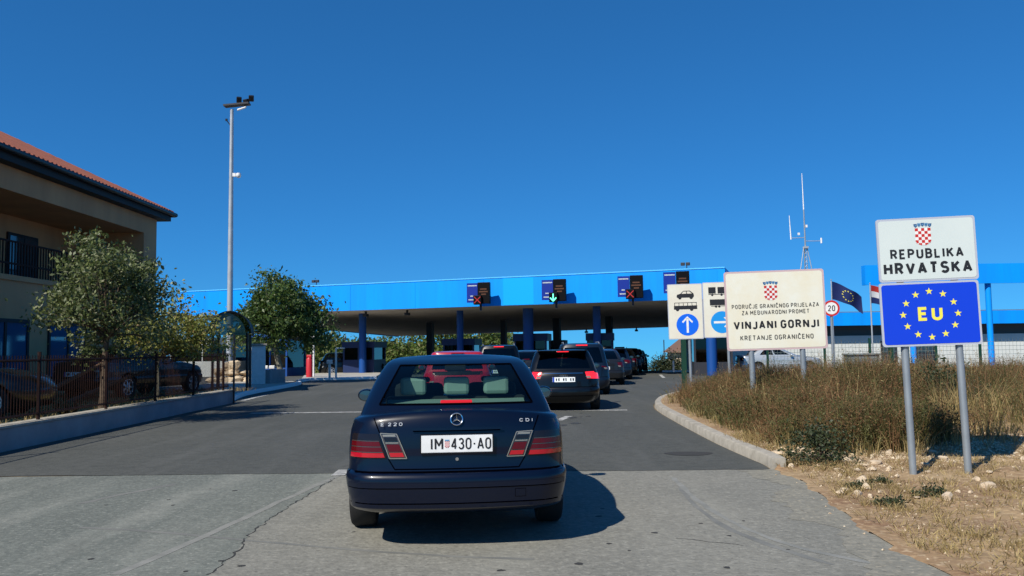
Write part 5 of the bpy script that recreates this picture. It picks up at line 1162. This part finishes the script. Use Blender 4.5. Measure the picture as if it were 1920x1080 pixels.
# three pointed ring emblem, badges, lock
ya, yb = [T['bvh'].ray_cast(Vector((0, -3, z)), Vector((0, 1, 0)))[0].y for z in (.90, .985)]; ang_ = math.atan2(yb - ya, .085); ys_ = (ya + yb) / 2 - .014
em = MB(); em.tube([(.044 * math.cos(a), 0, .044 * math.sin(a)) for a in np.linspace(0, 2 * math.pi, 33)], .0055, 8, cap=False)
for k in range(3):
    a = math.pi / 2 + k * 2 * math.pi / 3; d = Vector((math.cos(a), 0, math.sin(a))); e = Vector((-math.sin(a), 0, math.cos(a))); c0 = Vector((0, 0, 0))
    vs_ = [c0 + e * .0085, c0 + d * .043, c0 - e * .0085, c0 + Vector((0, -.009, 0)), c0 + Vector((0, .006, 0))]; em.add(vs_, [(0, 1, 3), (1, 2, 3), (2, 4, 1), (1, 4, 0)])
em = em.build('star_emblem', M['chrome'], t, smooth=30, loc=(0, ys_, .943)); em.rotation_euler = (-ang_, 0, 0)
def badge(body_, cx, cz, w, h):
    y = min(T['bvh'].ray_cast(Vector((cx + d_, -3, cz - h * .6)), Vector((0, 1, 0)))[0].y for d_ in (-w / 2, 0, w / 2)) - .004
    o = text_obj('badge', body_, M['badge'], t, cx, cz, w, h, y=0, t=.2, gap=.4); o.location = (0, y, 0)
badge('E 220', -.478, .912, .16, .026); badge('CDI', .515, .925, .10, .024)
o = MB().lathe([(.001, -.004), (.012, -.004), (.013, .008)], 16, 'y', (0, T['bvh'].ray_cast(Vector((0, -3, .655)), Vector((0, 1, 0)))[0].y - .004, .655)).build('boot_lock', M['chrome'], t)
# cabin seen through the glass
mb = MB(); mb.add([(-.56, .735, 1.014), (.56, .735, 1.014), (.60, 1.38, 1.02), (-.60, 1.38, 1.02)], [(0, 1, 2, 3)]); mb.build('parcel_shelf', M['shelf'], t)
MB().bx(-.13, .13, .80, .86, 1.014, 1.042).build('high_brake_lamp', M['lamp_lit'], t, bevel=.008)
headrests(t, (-.375, 0.005, .355), 1.36, 1.06, 1.215, .225, 'seat', .10)
mb = MB(); mb.bx(-.62, .62, 1.38, 1.52, .80, 1.045); mb.build('rear_seat', M['cabin'], t, bevel=.03)
for sx in (-1, 1):
    MB().bx(sx * .36 - .24, sx * .36 + .24, 2.25, 2.37, .8, 1.13).build('front_seat', M['cabin'], t, bevel=.05); MB().bx(sx * .36 - .11, sx * .36 + .11, 2.25, 2.33, 1.135, 1.19).build('front_headrest', M['cabin'], t, bevel=.03)
MB().bx(-.11, .11, 2.72, 2.75, 1.235, 1.295).build('inside_mirror', M['cabin'], t, bevel=.01)
mb = MB(); mb.bx(-.74, .74, 2.95, 3.25, .93, .985); mb.build('dashboard', M['cabin'], t, bevel=.03)
mb = MB(); mb.tube([(.55 * math.sin(a) , 2.6, 1) for a in (0, 1)], .001, 3)
# black seal round the rear window
g = T['gb']
def seal(a, b, wd, name='window_seal'):
    vs_ = []; n = 16; dx, dz = b[0] - a[0], b[1] - a[1]; L = math.hypot(dx, dz); ox, oz = -dz / L * wd / 2, dx / L * wd / 2
    for i in range(n + 1):
        for sgn in (1, -1):
            x, z = a[0] + dx * i / n + ox * sgn, a[1] + dz * i / n + oz * sgn; h, nr, _, _ = g.ray_cast(Vector((x, -3, z)), Vector((0, 1, 0)))
            if h is None: h, nr, _, _ = g.find_nearest(Vector((x, .6, z)))
            if nr.y > 0: nr = -nr
            vs_.append(h + nr * .004)
    MB().add(vs_, [(2 * i, 2 * i + 1, 2 * i + 3, 2 * i + 2) for i in range(n)]).build(name, M['gap'], t, smooth=40)
zb_, zt_ = 1.018, 1.323; xb, xt = .618, .48
seal((-xb, zb_), (xb, zb_), .012); seal((-xt, zt_), (xt, zt_), .010); seal((-xb, zb_), (-xt, zt_), .012); seal((xb, zb_), (xt, zt_), .012)
door_lines(t, T, [1.05, 2.0, 3.0], .40, .90)

# hatchbacks and others in the two queues
def place(t, px, Y, rz): q = at(px, 700, Y); t.location = (q.x, Y, gz(q.x, Y)); t.rotation_euler = (0, 0, R(rz))
audi, T = car('hatchback_car', 'black hatchback with lit red tail lamps standing in the right lane', HATCH, 'black_paint')
rear_basics(audi, T, HATCH, True, True, zl=(.76, .915), xi=.50, zp=.06); door_lines(audi, T, [1.05, 1.95, 2.75], .40, .88)
P, Ln = T['patch'], T['line']; P('chrome_strip', (-.45, .885), (.45, .885), (.45, .873), (-.45, .873), 'chrome', .008, None, 10, 1)
em = MB()
for k in range(4): em.tube([(-.06 + k * .04 + .026 * math.cos(a), 0, .82 + .026 * math.sin(a)) for a in np.linspace(0, 2 * math.pi, 17)], .004, 5, cap=False)
em.build('ring_emblem', M['chrome'], audi, loc=(0, T['bvh'].ray_cast(Vector((0, -3, .82)), Vector((0, 1, 0)))[0].y - .012, 0))
Ln('bumper_lower_gap', (-.8, .36), (.8, .36), .014, n=20)
MB().bx(-.14, .14, .355, .37, 1.368, 1.388).build('high_brake_lamp', M['lamp_lit'], audi, bevel=.006); MB().bx(-.60, .60, .36, .62, 1.392, 1.41).build('roof_spoiler', M['black_paint'], audi, bevel=.008)
headrests(audi, (-.36, .36), 1.2, .98, 1.2, .26, 'cabin'); place(audi, 1057, 19.75, -1.0)
MB().tube([(0, .7, 1.425), (0, .55, 1.47)], .02, 6).build('aerial', M['trim'], audi)

redc, T = car('hatchback_car', 'red hatchback ahead of the navy saloon, its roof showing above it', HATCH, 'red_paint'); redc.name = 'red_hatchback'
rear_basics(redc, T, HATCH, True, False, zl=(.66, .90), xi=.55); MB().bx(-.15, .15, .47, .50, 1.365, 1.39).build('high_brake_lamp', M['lamp_red'], redc); door_lines(redc, T, [1.05, 1.95, 2.75], .40, .88); T['patch']('tailgate_band', (-.60, .955), (.60, .955), (.60, .85), (-.60, .85), 'trim', .008); headrests(redc, (-.36, .36), 1.2, .98, 1.2, .26, 'cabin'); place(redc, 858, 20.6, 4.0)

tall, T = car('estate_car', 'slate blue tall estate car directly ahead of the black hatchback', TALL, 'blue_paint')
rear_basics(tall, T, TALL, True, False, 'lamp_dark_red', zl=(.80, 1.0), xi=.64); MB().bx(-.18, .18, .37, .40, 1.535, 1.565).build('high_brake_lamp', M['lamp_lit'], tall); door_lines(tall, T, [1.05, 1.95, 2.75], .40, .88); headrests(tall, (-.36, .36), 1.2, .98, 1.25, .26, 'cabin'); place(tall, 1093, 26.3, -1.5)
mb = MB()
for sx in (-1, 1): mb.tube([(sx * .56, .6, 1.60), (sx * .56, .8, 1.64), (sx * .56, 2.1, 1.64), (sx * .56, 2.3, 1.58)], .018, 6)
mb.build('roof_rail', M['steel'], tall)

dk, T = car('saloon_car', 'dark grey saloon seen between the red roof and the black hatchback', SEDAN, 'grey_paint'); dk.name = 'queueing_saloon'
rear_basics(dk, T, SEDAN, True, False, 'lamp_dark_red', xi=.56); headrests(dk, (-.36, .36), 1.4, 1.0, 1.2, .24, 'cabin'); place(dk, 986, 33.5, -2.5); MB().bx(-.13, .13, .85, .9, 1.03, 1.06).build('high_brake_lamp', M['lamp_lit'], dk)
dk2 = dup(tall, (0, 0, 0), 0, 'dark tall estate car ahead of the red hatchback, red brake lamp under its roof'); place(dk2, 936, 30.0, 1.5)
for c in dk2.children:
    if c.name.startswith(('body', 'roof', 'mirror')) and c.data.materials and c.data.materials[0] == M['blue_paint']:
        c.data = c.data.copy(); c.data.materials[0] = M['black_paint']
g_ = 'cars queueing in the right lane under the canopy'
for i, (src, px, Y, rz, paint, lab) in enumerate(((dk, 1131, 33.0, -4.0, 'grey_paint', 'grey saloon queueing just ahead of the tall estate car'), (audi, 1150, 38.5, -5.5, 'blue_paint', 'slate hatchback in the queue level with the blue booth'),
        (dk, 1165, 44, -7, 'black_paint', 'black saloon fourth from the end of the far queue'), (audi, 1176, 49, -7.5, 'blue_paint', 'dark blue hatchback third from the end of the far queue'), (dk, 1185, 54, -8, 'grey_paint', 'dark grey saloon second from the end of the far queue'), (audi, 1191, 59, -8, 'black_paint', 'small black hatchback at the very end of the far queue'))):
    c = dup(src, (0, 0, 0), 0, lab, g_); place(c, px, Y, rz)
    for ch in c.children:
        if ch.name.startswith(('tail_lamp', 'high_brake')): ch.data = ch.data.copy(); ch.data.materials[0] = M['lamp_dark_red']
        if ch.data and ch.data.materials and ch.data.materials[0] in (M['grey_paint'], M['black_paint']): ch.data = ch.data.copy(); ch.data.materials[0] = M[paint]
# silver saloon parked by the hall, seen from its side
sv = dup(dk, (0, 0, 0), 0, 'silver saloon parked side on behind the dry weeds'); sv.name = 'parked_saloon'
for ch in sv.children:
    if ch.data and ch.data.materials and ch.data.materials[0] == M['grey_paint']: ch.data = ch.data.copy(); ch.data.materials[0] = M['silver_paint']
q = at(1382, 690, 44.5); sv.location = (q.x, 44.8, 0); sv.rotation_euler = (0, 0, R(-92)); sv.scale = (.95, .93, .97)
# dark cars in the yard and on the island
yc = dup(dk, (0, 0, 0), 0, 'black saloon parked in the shaded yard behind the iron fence'); yc.name = 'parked_saloon'; yc.location = (-11.1, 21.5, .30); yc.rotation_euler = (0, 0, R(-14))
yd = dup(audi, (0, 0, 0), 0, 'black hatchback parked in the yard nearest the tall olive tree'); yd.name = 'parked_hatchback'; yd.location = (-13.0, 15.6, .30); yd.rotation_euler = (0, 0, R(-76))
ic = dup(redc, (0, 0, 0), 0, 'dark hatchback parked beyond the red hydrant'); ic.name = 'parked_hatchback'; [setattr(ch, 'data', ch.data.copy()) or ch.data.materials.__setitem__(0, M['black_paint']) for ch in ic.children if ch.data and ch.data.materials and ch.data.materials[0] in (M['red_paint'], M['lamp_red'])]; q = G(618, 706); ic.location = (q.x - 1.6, q.y + 4, gz(0, q.y + 4)); ic.rotation_euler = (0, 0, R(-75))
for c in (yc,):
    for ch in c.children:
        if ch.data and ch.data.materials and ch.data.materials[0] == M['grey_paint']: ch.data = ch.data.copy(); ch.data.materials[0] = M['black_paint']

# ---------------------------------------------------------------- vegetation
def leaf_cloud(centers, spreads, n_each, size, flat=.75):
    C_ = np.repeat(np.asarray(centers, float), n_each, 0); Sp = np.repeat(np.asarray(spreads, float), n_each, 0)[:, None]
    n = len(C_); off = rng.normal(0, 1, (n, 3)) * Sp * np.array([1, 1, .8]); P0 = C_ + off
    d = rng.normal(0, 1, (n, 3)); d /= np.linalg.norm(d, axis=1)[:, None]; a = np.cross(d, rng.normal(0, 1, (n, 3))); a /= np.linalg.norm(a, axis=1)[:, None]; b = np.cross(d, a)
    sz = size * rng.uniform(.6, 1.4, (n, 1)); w = sz * rng.uniform(.38, .6, (n, 1))
    return np.stack([P0 - a * sz, P0 + b * w - a * sz * .1, P0 + a * sz, P0 - b * w - a * sz * .1], 1)
def tree(name, label, base, trunk_pts, center, radii, n_clump, n_leaf, size, spread, leafm, barkm, r0, group=None, limbs=True, extra=None):
    t = thing(name, label, 'tree', base, group=group); base = Vector(base)
    tp = [Vector(p) for p in trunk_pts]
    MB().tube(tp, [r0 * (1 - .55 * i / max(1, len(tp) - 1)) for i in range(len(tp))], 9).build('trunk', M[barkm], t, smooth=60)
    cs = []
    while len(cs) < n_clump:
        v = rng.normal(0, 1, 3); v /= np.linalg.norm(v); r_ = rng.uniform(.35, 1) ** .6
        wob = 1 + .22 * math.sin(4 * v[0] + 2.3 * v[2]) + .18 * math.sin(5 * v[1] - 3 * v[2])
        p = np.array(center) + v * r_ * wob * np.array(radii)
        if p[2] < center[2] - radii[2] * .95: continue
        cs.append(p)
    if limbs:
        mb = MB(); top = tp[-1]
        for p in cs[:: max(1, n_clump // 40)]:
            e = Vector(p); s0 = tp[-1].lerp(tp[-2], random.uniform(0, .5)); mid = s0.lerp(e, .5) + Vector((random.uniform(-.15, .15), random.uniform(-.15, .15), .12 * (e - s0).length * .5))
            mb.tube([s0, mid, e], [r0 * .32, r0 * .2, r0 * .06], 5)
        mb.build('limbs', M[barkm], t, smooth=60)
    q = leaf_cloud(cs, rng.uniform(.6, 1.3, len(cs)) * spread, n_leaf, size)
    if extra: q = np.concatenate([q, leaf_cloud(*extra)])
    npmesh('crown', q, M[leafm], t)
    return t
# olive tree by the fence, young tree, walnut
b = Vector((at(192, 760, 17.6).x, 17.6, .30))
tree('olive_tree', 'tall dusty olive green tree behind the iron fence in front of the beige house', b, [(0, 0, 0), (.03, 0, .6), (-.02, .1, 1.2), (.05, .1, 1.7)], (-.05, .2, 2.25), (1.22, 1.2, 1.15), 105, 120, .042, .16, 'leaf_olive', 'bark', .09, extra=([(-.30 + .06 * math.sin(k), .2, 3.1 + k * .10) for k in range(7)] + [(.75 + .1 * k, .2, 2.9 + .08 * k) for k in range(3)] + [(-.95, .1, 3.0), (-1.0, .1, 3.15)], [.09 - .006 * k for k in range(7)] + [.09] * 5, 26, .055))
o = bpy.data.objects['olive_tree']
b = Vector((at(295, 750, 20.8).x, 20.8, .30))
tree('young_tree', 'small yellowing tree with a forked pale trunk behind the fence', b, [(0, 0, 0), (.02, 0, .5), (0, 0, .92), (-.02, .0, 1.05)], (.25, .2, 1.62), (1.22, .9, .60), 95, 95, .042, .15, 'leaf_yellow', 'palebark', .04, extra=([(.1, .2, 2.4), (.3, .2, 2.5), (.15, .2, 2.7), (.55, .1, 2.45), (-.1, .1, 2.3), (1.3, .2, 1.95), (1.5, .2, 1.75), (.45, .2, 2.75)], [.16] * 8, 45, .05))
o = bpy.data.objects['young_tree']; MB().tube([(0, 0, .95), (-.18, 0, 1.4)], [.03, .02], 6).build('fork', M['palebark'], o); MB().tube([(0, 0, .95), (.2, 0, 1.35)], [.03, .02], 6).build('fork', M['palebark'], o)
b = G(528, 720); b.z = .1
tree('walnut_tree', 'full green tree with a leaning pale trunk at the sidewalk end', b, [(0, 0, -.1), (-.12, 0, .8), (-.35, 0, 1.7), (-.35, 0, 2.3)], (-.15, .3, 3.0), (1.95, 1.8, 1.62), 170, 120, .08, .25, 'leaf_green', 'palebark', .17, extra=([(.7 + .3 * math.cos(k), .2, 3.7 + .45 * math.sin(k)) for k in range(0)] + [(1.9, .2, 3.2), (2.05, .2, 3.0), (1.8, .2, 3.4), (-.5, .2, 4.5), (-.2, .2, 4.65), (.1, .2, 4.4), (.9, .2, 4.2), (-1.0, .2, 4.3)], [.3] * 8, 60, .095))
o = bpy.data.objects['walnut_tree']
# trees beyond the canopy
for i, (px, Y, w, top) in enumerate(((572, 92, 7, 632), (612, 96, 7, 634), (652, 92, 6, 642), (700, 94, 6, 645), (738, 90, 7, 641), (778, 94, 7, 638), (832, 92, 6.5, 622), (872, 95, 6, 626), (915, 93, 6.5, 618), (950, 98, 5.5, 630), (520, 95, 7, 632), (460, 93, 8, 630))):
    q = at(px, 650, Y); g = crest_z = -0.512 - 0.064 * (Y - 66); zt = at(px, top, Y).z - g
    tree('background_tree', ('bushy green tree beyond the canopy, ' + ['left edge of the gap by the hydrant', 'above the parked dark hatchback', 'left of the navy booth', 'behind the navy booth', 'just right of the navy booth', 'above the saloon roof edge', 'left of the second column', 'right of the second column', 'over the turquoise kiosk', 'left of the widest column', 'behind the walnut trunk', 'behind the lighting mast'][i]), (q.x, Y, g), [(0, 0, -.2), (.1, 0, zt * .3), (0, 0, zt * .5)], (0, 0, zt * .52), (w * .6, 2.4, zt * .5), 150, 34, .20, .55, 'leaf_bush', 'bark', .2, 'trees beyond the canopy', limbs=False)
def bush(label, p, rx, ry, rz_, n, nl, size, m, name='bush', group=None):
    t = thing(name, label, 'bush', p, group=group); cs = []
    while len(cs) < n:
        v = rng.normal(0, 1, 3); v /= np.linalg.norm(v); v[2] = abs(v[2]); cs.append(v * rng.uniform(.2, 1) ** .5 * np.array([rx, ry, rz_]) * (1 + .2 * math.sin(5 * v[0])))
    npmesh('foliage', leaf_cloud(cs, np.full(n, .16 * max(rx, rz_)), nl, size), M[m], t)
    mb = MB()
    for c in cs[::6]: mb.tube([(0, 0, 0), (c[0] * .6, c[1] * .6, c[2] * .8)], .012, 4)
    mb.build('stems', M['bark'], t); return t
for k, px in enumerate((1236, 1252, 1268)): p = at(px, 690, 80); bush('dark clipped bush beyond the crest, ' + ('nearest the road' if k == 0 else 'in the middle of its row' if k == 1 else 'beside the tan house'), (p.x, 80, gz(0, 80)), .7, .5, 2.15, 50, 40, .09, 'leaf_dark', group='dark bushes by the tan house')

# stones
def stone(p, r_, label, group, m='rock', name='rock'):
    bm = bmesh.new(); bmesh.ops.create_icosphere(bm, subdivisions=2, radius=1); sc_ = Vector((random.uniform(.8, 1.3), random.uniform(.7, 1.1), random.uniform(.55, .85))); sd = random.uniform(0, 99)
    for v in bm.verts:
        n = 1 + .28 * math.sin(2.3 * v.co.x + sd) * math.sin(2.9 * v.co.y + sd * 1.7) + .15 * math.sin(4.1 * v.co.z + sd) + random.uniform(-.06, .06); v.co = Vector((v.co.x * sc_.x, v.co.y * sc_.y, v.co.z * sc_.z)) * r_ * n
    me = bpy.data.meshes.new(name); bm.to_mesh(me); bm.free(); me.materials.append(M[m]); me.polygons.foreach_set('use_smooth', [True] * len(me.polygons)); me.set_sharp_from_angle(angle=R(35))
    o = bpy.data.objects.new(name, me); col.objects.link(o); o.location = p; o.rotation_euler = (0, 0, random.uniform(0, 6)); return tag(o, label, 'rock', group)
pc = G(438, 720)
for k in range(30):
    a = random.uniform(0, 6.28); lay = 0 if k < 16 else (1 if k < 25 else 2); rad = (.95, .6, .3)[lay] * math.sqrt(random.random())
    stone((pc.x + rad * math.cos(a) * 1.15, pc.y + rad * math.sin(a) * .7, .2 + .33 * lay + random.uniform(-.05, .05)), random.uniform(.19, .31), 'pale limestone boulder in the heap beside the white gate pillar', 'boulders heaped by the gate pillar')
n_ = 0
for k in range(1500):
    if n_ >= 85: break
    px, py = random.choice([(random.gauss(1470, 50), random.gauss(866, 12)), (random.gauss(1590, 80), random.gauss(872, 16)), (random.gauss(1720, 90), random.gauss(890, 30)), (random.gauss(1600, 110), random.gauss(905, 30)), (random.gauss(1690, 80), random.gauss(770, 25))]); p = G(px, py, .05)
    if p.x < verge_left(p.y) + .18: continue
    stone((p.x, p.y, vz(p.x, p.y) + .015), random.choice((.018, .024, .03, .04, .06)) * random.uniform(.7, 1.2), 'pale stone lying on the dirt edge of the weedy verge', 'loose stones along the verge edge'); n_ += 1
def front_line(x): return 11.0 + .15 * math.sin(x * 2.3) + (.5 * max(0, 4.1 - x))
# gravel and litter of straw on the verge
N_ = 34000; q = []
while len(q) < N_:
    y = random.uniform(4.5, 13.5); xl = verge_left(y) + (.2 if y > Y_FRONT else -.12); x = xl + abs(random.gauss(0, 1)) * 2.6; strip_ = len(q) > 13000
    if strip_: x = random.uniform(3.4, 7.5); y = front_line(x) - .25 + random.gauss(0, .38); xl = verge_left(y)
    if strip_ and x < xl + .2: continue
    if y < Y_FRONT + .3 and x < xl + .3 and random.random() < .85: continue
    s = random.uniform(.006, .02) * (1.6 if random.random() < .12 else 1) * (1.35 if strip_ else 1); z = vz(x, y); a = random.uniform(0, 6.28)
    c4 = [Vector((x + s * math.cos(a + i * math.pi / 2) * random.uniform(.6, 1.2), y + s * math.sin(a + i * math.pi / 2) * random.uniform(.6, 1.2), z - .004)) for i in range(4)]; ap = Vector((x, y, z + s * .8))
    ap = ap + Vector((random.uniform(-.5, .5) * s, random.uniform(-.5, .5) * s, -s * random.uniform(.1, .55)))
    for i in range(4): q.append([c4[i], c4[(i + 1) % 4], ap])
tag(npmesh('gravel', np.array([[tuple(v) for v in f] for f in q]), M['pebble']), kind='stuff')

def blades(pts, hts, wid, lean, n_each, spread, leaflets=0, lsz=.03):
    P0 = np.repeat(np.asarray(pts, float), n_each, 0); Hh = np.repeat(np.asarray(hts, float), n_each) * rng.uniform(.55, 1.1, len(P0)); n = len(P0)
    a = rng.uniform(0, 2 * np.pi, n); d = np.stack([np.cos(a), np.sin(a), np.zeros(n)], 1); P0 = P0 + d * (rng.uniform(0, 1, n) * spread)[:, None]
    ln = rng.uniform(.1, 1, n) * lean; b = rng.uniform(0, 2 * np.pi, n); wv = np.stack([np.cos(b), np.sin(b), np.zeros(n)], 1) * (wid * rng.uniform(.6, 1.3, n))[:, None]
    up = np.array([0, 0, 1.0]); M1 = P0 + d * (ln * .35 * Hh)[:, None] + up * (Hh * .55)[:, None]; T1 = P0 + d * (ln * Hh)[:, None] + up * (Hh * (1 - .25 * ln))[:, None]
    A = np.stack([P0 - wv, P0 + wv, M1 + wv * .8, M1 - wv * .8], 1); B = np.stack([M1 - wv * .8, M1 + wv * .8, T1 + wv * .15, T1 - wv * .15], 1); out = [A, B]
    for k in range(leaflets):
        u = rng.uniform(.3, 1, n)[:, None]; c = np.where(u < .55, P0 + (M1 - P0) * u / .55, M1 + (T1 - M1) * (u - .55) / .45)
        e = rng.normal(0, 1, (n, 3)); e /= np.linalg.norm(e, axis=1)[:, None]; f = np.cross(e, rng.normal(0, 1, (n, 3))); f /= np.linalg.norm(f, axis=1)[:, None]; sz = lsz * rng.uniform(.5, 1.4, (n, 1))
        out.append(np.stack([c, c + e * sz + f * sz * .3, c + e * sz * 2, c + e * sz - f * sz * .3], 1))
    return np.concatenate(out)
def scatter(n, fn):
    out = []
    while len(out) < n:
        y = 1 / (1 / 31 + random.random() * (1 / 10.6 - 1 / 31)); xl = verge_left(y); x = xl + .2 + random.random() ** 1.25 * max(3, .60 * y + 1.5 - xl)
        pr = fn(x, y)
        if pr and random.random() < pr: out.append((x, y, vz(x, y) - .02))
    return out
def dens(x, y):                                 # where the tall weeds stand
    d = x - verge_left(y)
    if y < front_line(x) or d < .45: return 0
    if x > 5.6 and y < 13.0 + .9 * (x - 5.6): return .06
    if y > 18 and d < .9: return .15
    return 1 if d > .8 else .5
def hgt(x, y):
    pt = .82 + .30 * math.sin(x * 1.9 + 1.3 * math.sin(y * 1.1)) * math.sin(y * 1.5 - x * .7) + .12 * math.sin(x * 5.3) * math.sin(y * 4.7)
    return pt * hgt0(x, y) * 1.08
def hgt0(x, y):
    d = x - verge_left(y); base = .34 + .46 * min(1, d / 2.4) * min(1, .45 + (y - front_line(x)) / 2.5)
    return base * (1 + .16 * math.sin(x * 3.1 + y) + .12 * math.sin(y * 2.2 - x)) * (0.95 if y < 22 else .75)
pg = scatter(1750, lambda x, y: dens(x, y) * (.95 if math.sin(x * 1.3 + 1) + math.sin(y * .9) > -.2 and y < 18 else .45)); tag(npmesh('green_weeds', blades(pg, [hgt(x, y) for x, y, _ in pg], .0045, .75, 22, .20, 5, .020), M['w_green']), kind='stuff')
pr_ = scatter(2100, lambda x, y: dens(x, y) * (1 if (x > 3.8 and y > 12.5) else .35)); tag(npmesh('reddish_weeds', blades(pr_, [hgt(x, y) * 1.06 for x, y, _ in pr_], .0042, .6, 20, .18, 6, .016), M['w_red']), kind='stuff')
pst = scatter(950, lambda x, y: dens(x, y) * .8 + (.5 if (x - verge_left(y) > .3 and y > front_line(x) - .2) else 0)); sw = blades(pst, [hgt(x, y) * .78 for x, y, _ in pst], .0042, .9, 18, .18)
pl2 = []
while len(pl2) < 1500:
    y = random.uniform(5, 13); x = verge_left(y) + .15 + abs(random.gauss(0, 2.2))
    if random.random() < (.85 if math.sin(x * 4.1) + math.sin(y * 3.3) > .1 else .25): pl2.append((x, y, vz(x, y)))
sw2 = blades(pl2, [.085] * len(pl2), .0034, 2.2, 9, .10); tall = scatter(170, lambda x, y: dens(x, y) * (1 if y > 12 else .2)); tl = blades(tall, [hgt0(x, y) * 1.45 for x, y, _ in tall], .004, .35, 4, .10, 7, .016)
tag(npmesh('straw_grass', np.concatenate([sw, sw2, tl]), M['w_straw']), kind='stuff')
pyd = [(random.uniform(-14.5, -8.2), random.uniform(12, 27), .3) for _ in range(900)]; tag(npmesh('yard_grass', blades(pyd, [.16] * 900, .006, 1.2, 10, .3), M['w_straw']), kind='stuff')
for px, py, r_, lab in ((1612, 914, .10, 'small green tuft at the pavement edge left of the grey sign leg'), (1668, 945, .12, 'flat dark green tuft in the straw nearest the camera'), (1740, 930, .14, 'green tuft right of the grey sign leg foot'), (1652, 902, .09, 'small green tuft just left of the sign leg foot')):
    p = G(px, py, .03); bush(lab, (p.x, p.y, vz(p.x, p.y) - .01), r_ * 1.3, r_, r_ * .7, 22, 30, .014, 'leaf_dark', 'weed_tuft', 'green tufts at the pavement edge')
p = G(1760, 800, .1); bush('dark dense bush behind the country sign leg', (p.x + .2, p.y + .4, vz(p.x, p.y)), .75, .6, .85, 60, 60, .028, 'leaf_dark', 'shrub')
p = G(1625, 868, .1); bush('dark green low bush at the front of the weeds', (p.x - .35, p.y + .5, vz(p.x, p.y)), .38, .35, .55, 40, 50, .022, 'leaf_dark', 'shrub')
# cut branches and planks lying in the yard
for (x0, y0, x1, y1, h, lab) in ((-10.3, 17.8, -9.1, 19.0, .95, 'leaning cut branch propped inside the fence nearest the young tree'), (-10.6, 20.4, -9.2, 21.4, .7, 'grey cut branch lying slanted in the yard farther along the fence'), (-11.0, 18.2, -9.6, 17.4, .8, 'dark crossed branch propped in front of the parked black saloon')):
    t = MB().tube([(x0, y0, .33), ((x0 + x1) / 2, (y0 + y1) / 2 + .1, .33 + h * .55), (x1, y1, .33 + h)], [.06, .05, .03], 7).build('cut_branch', M['wood'], smooth=60); tag(t, lab, 'branch', 'cut branches in the yard')
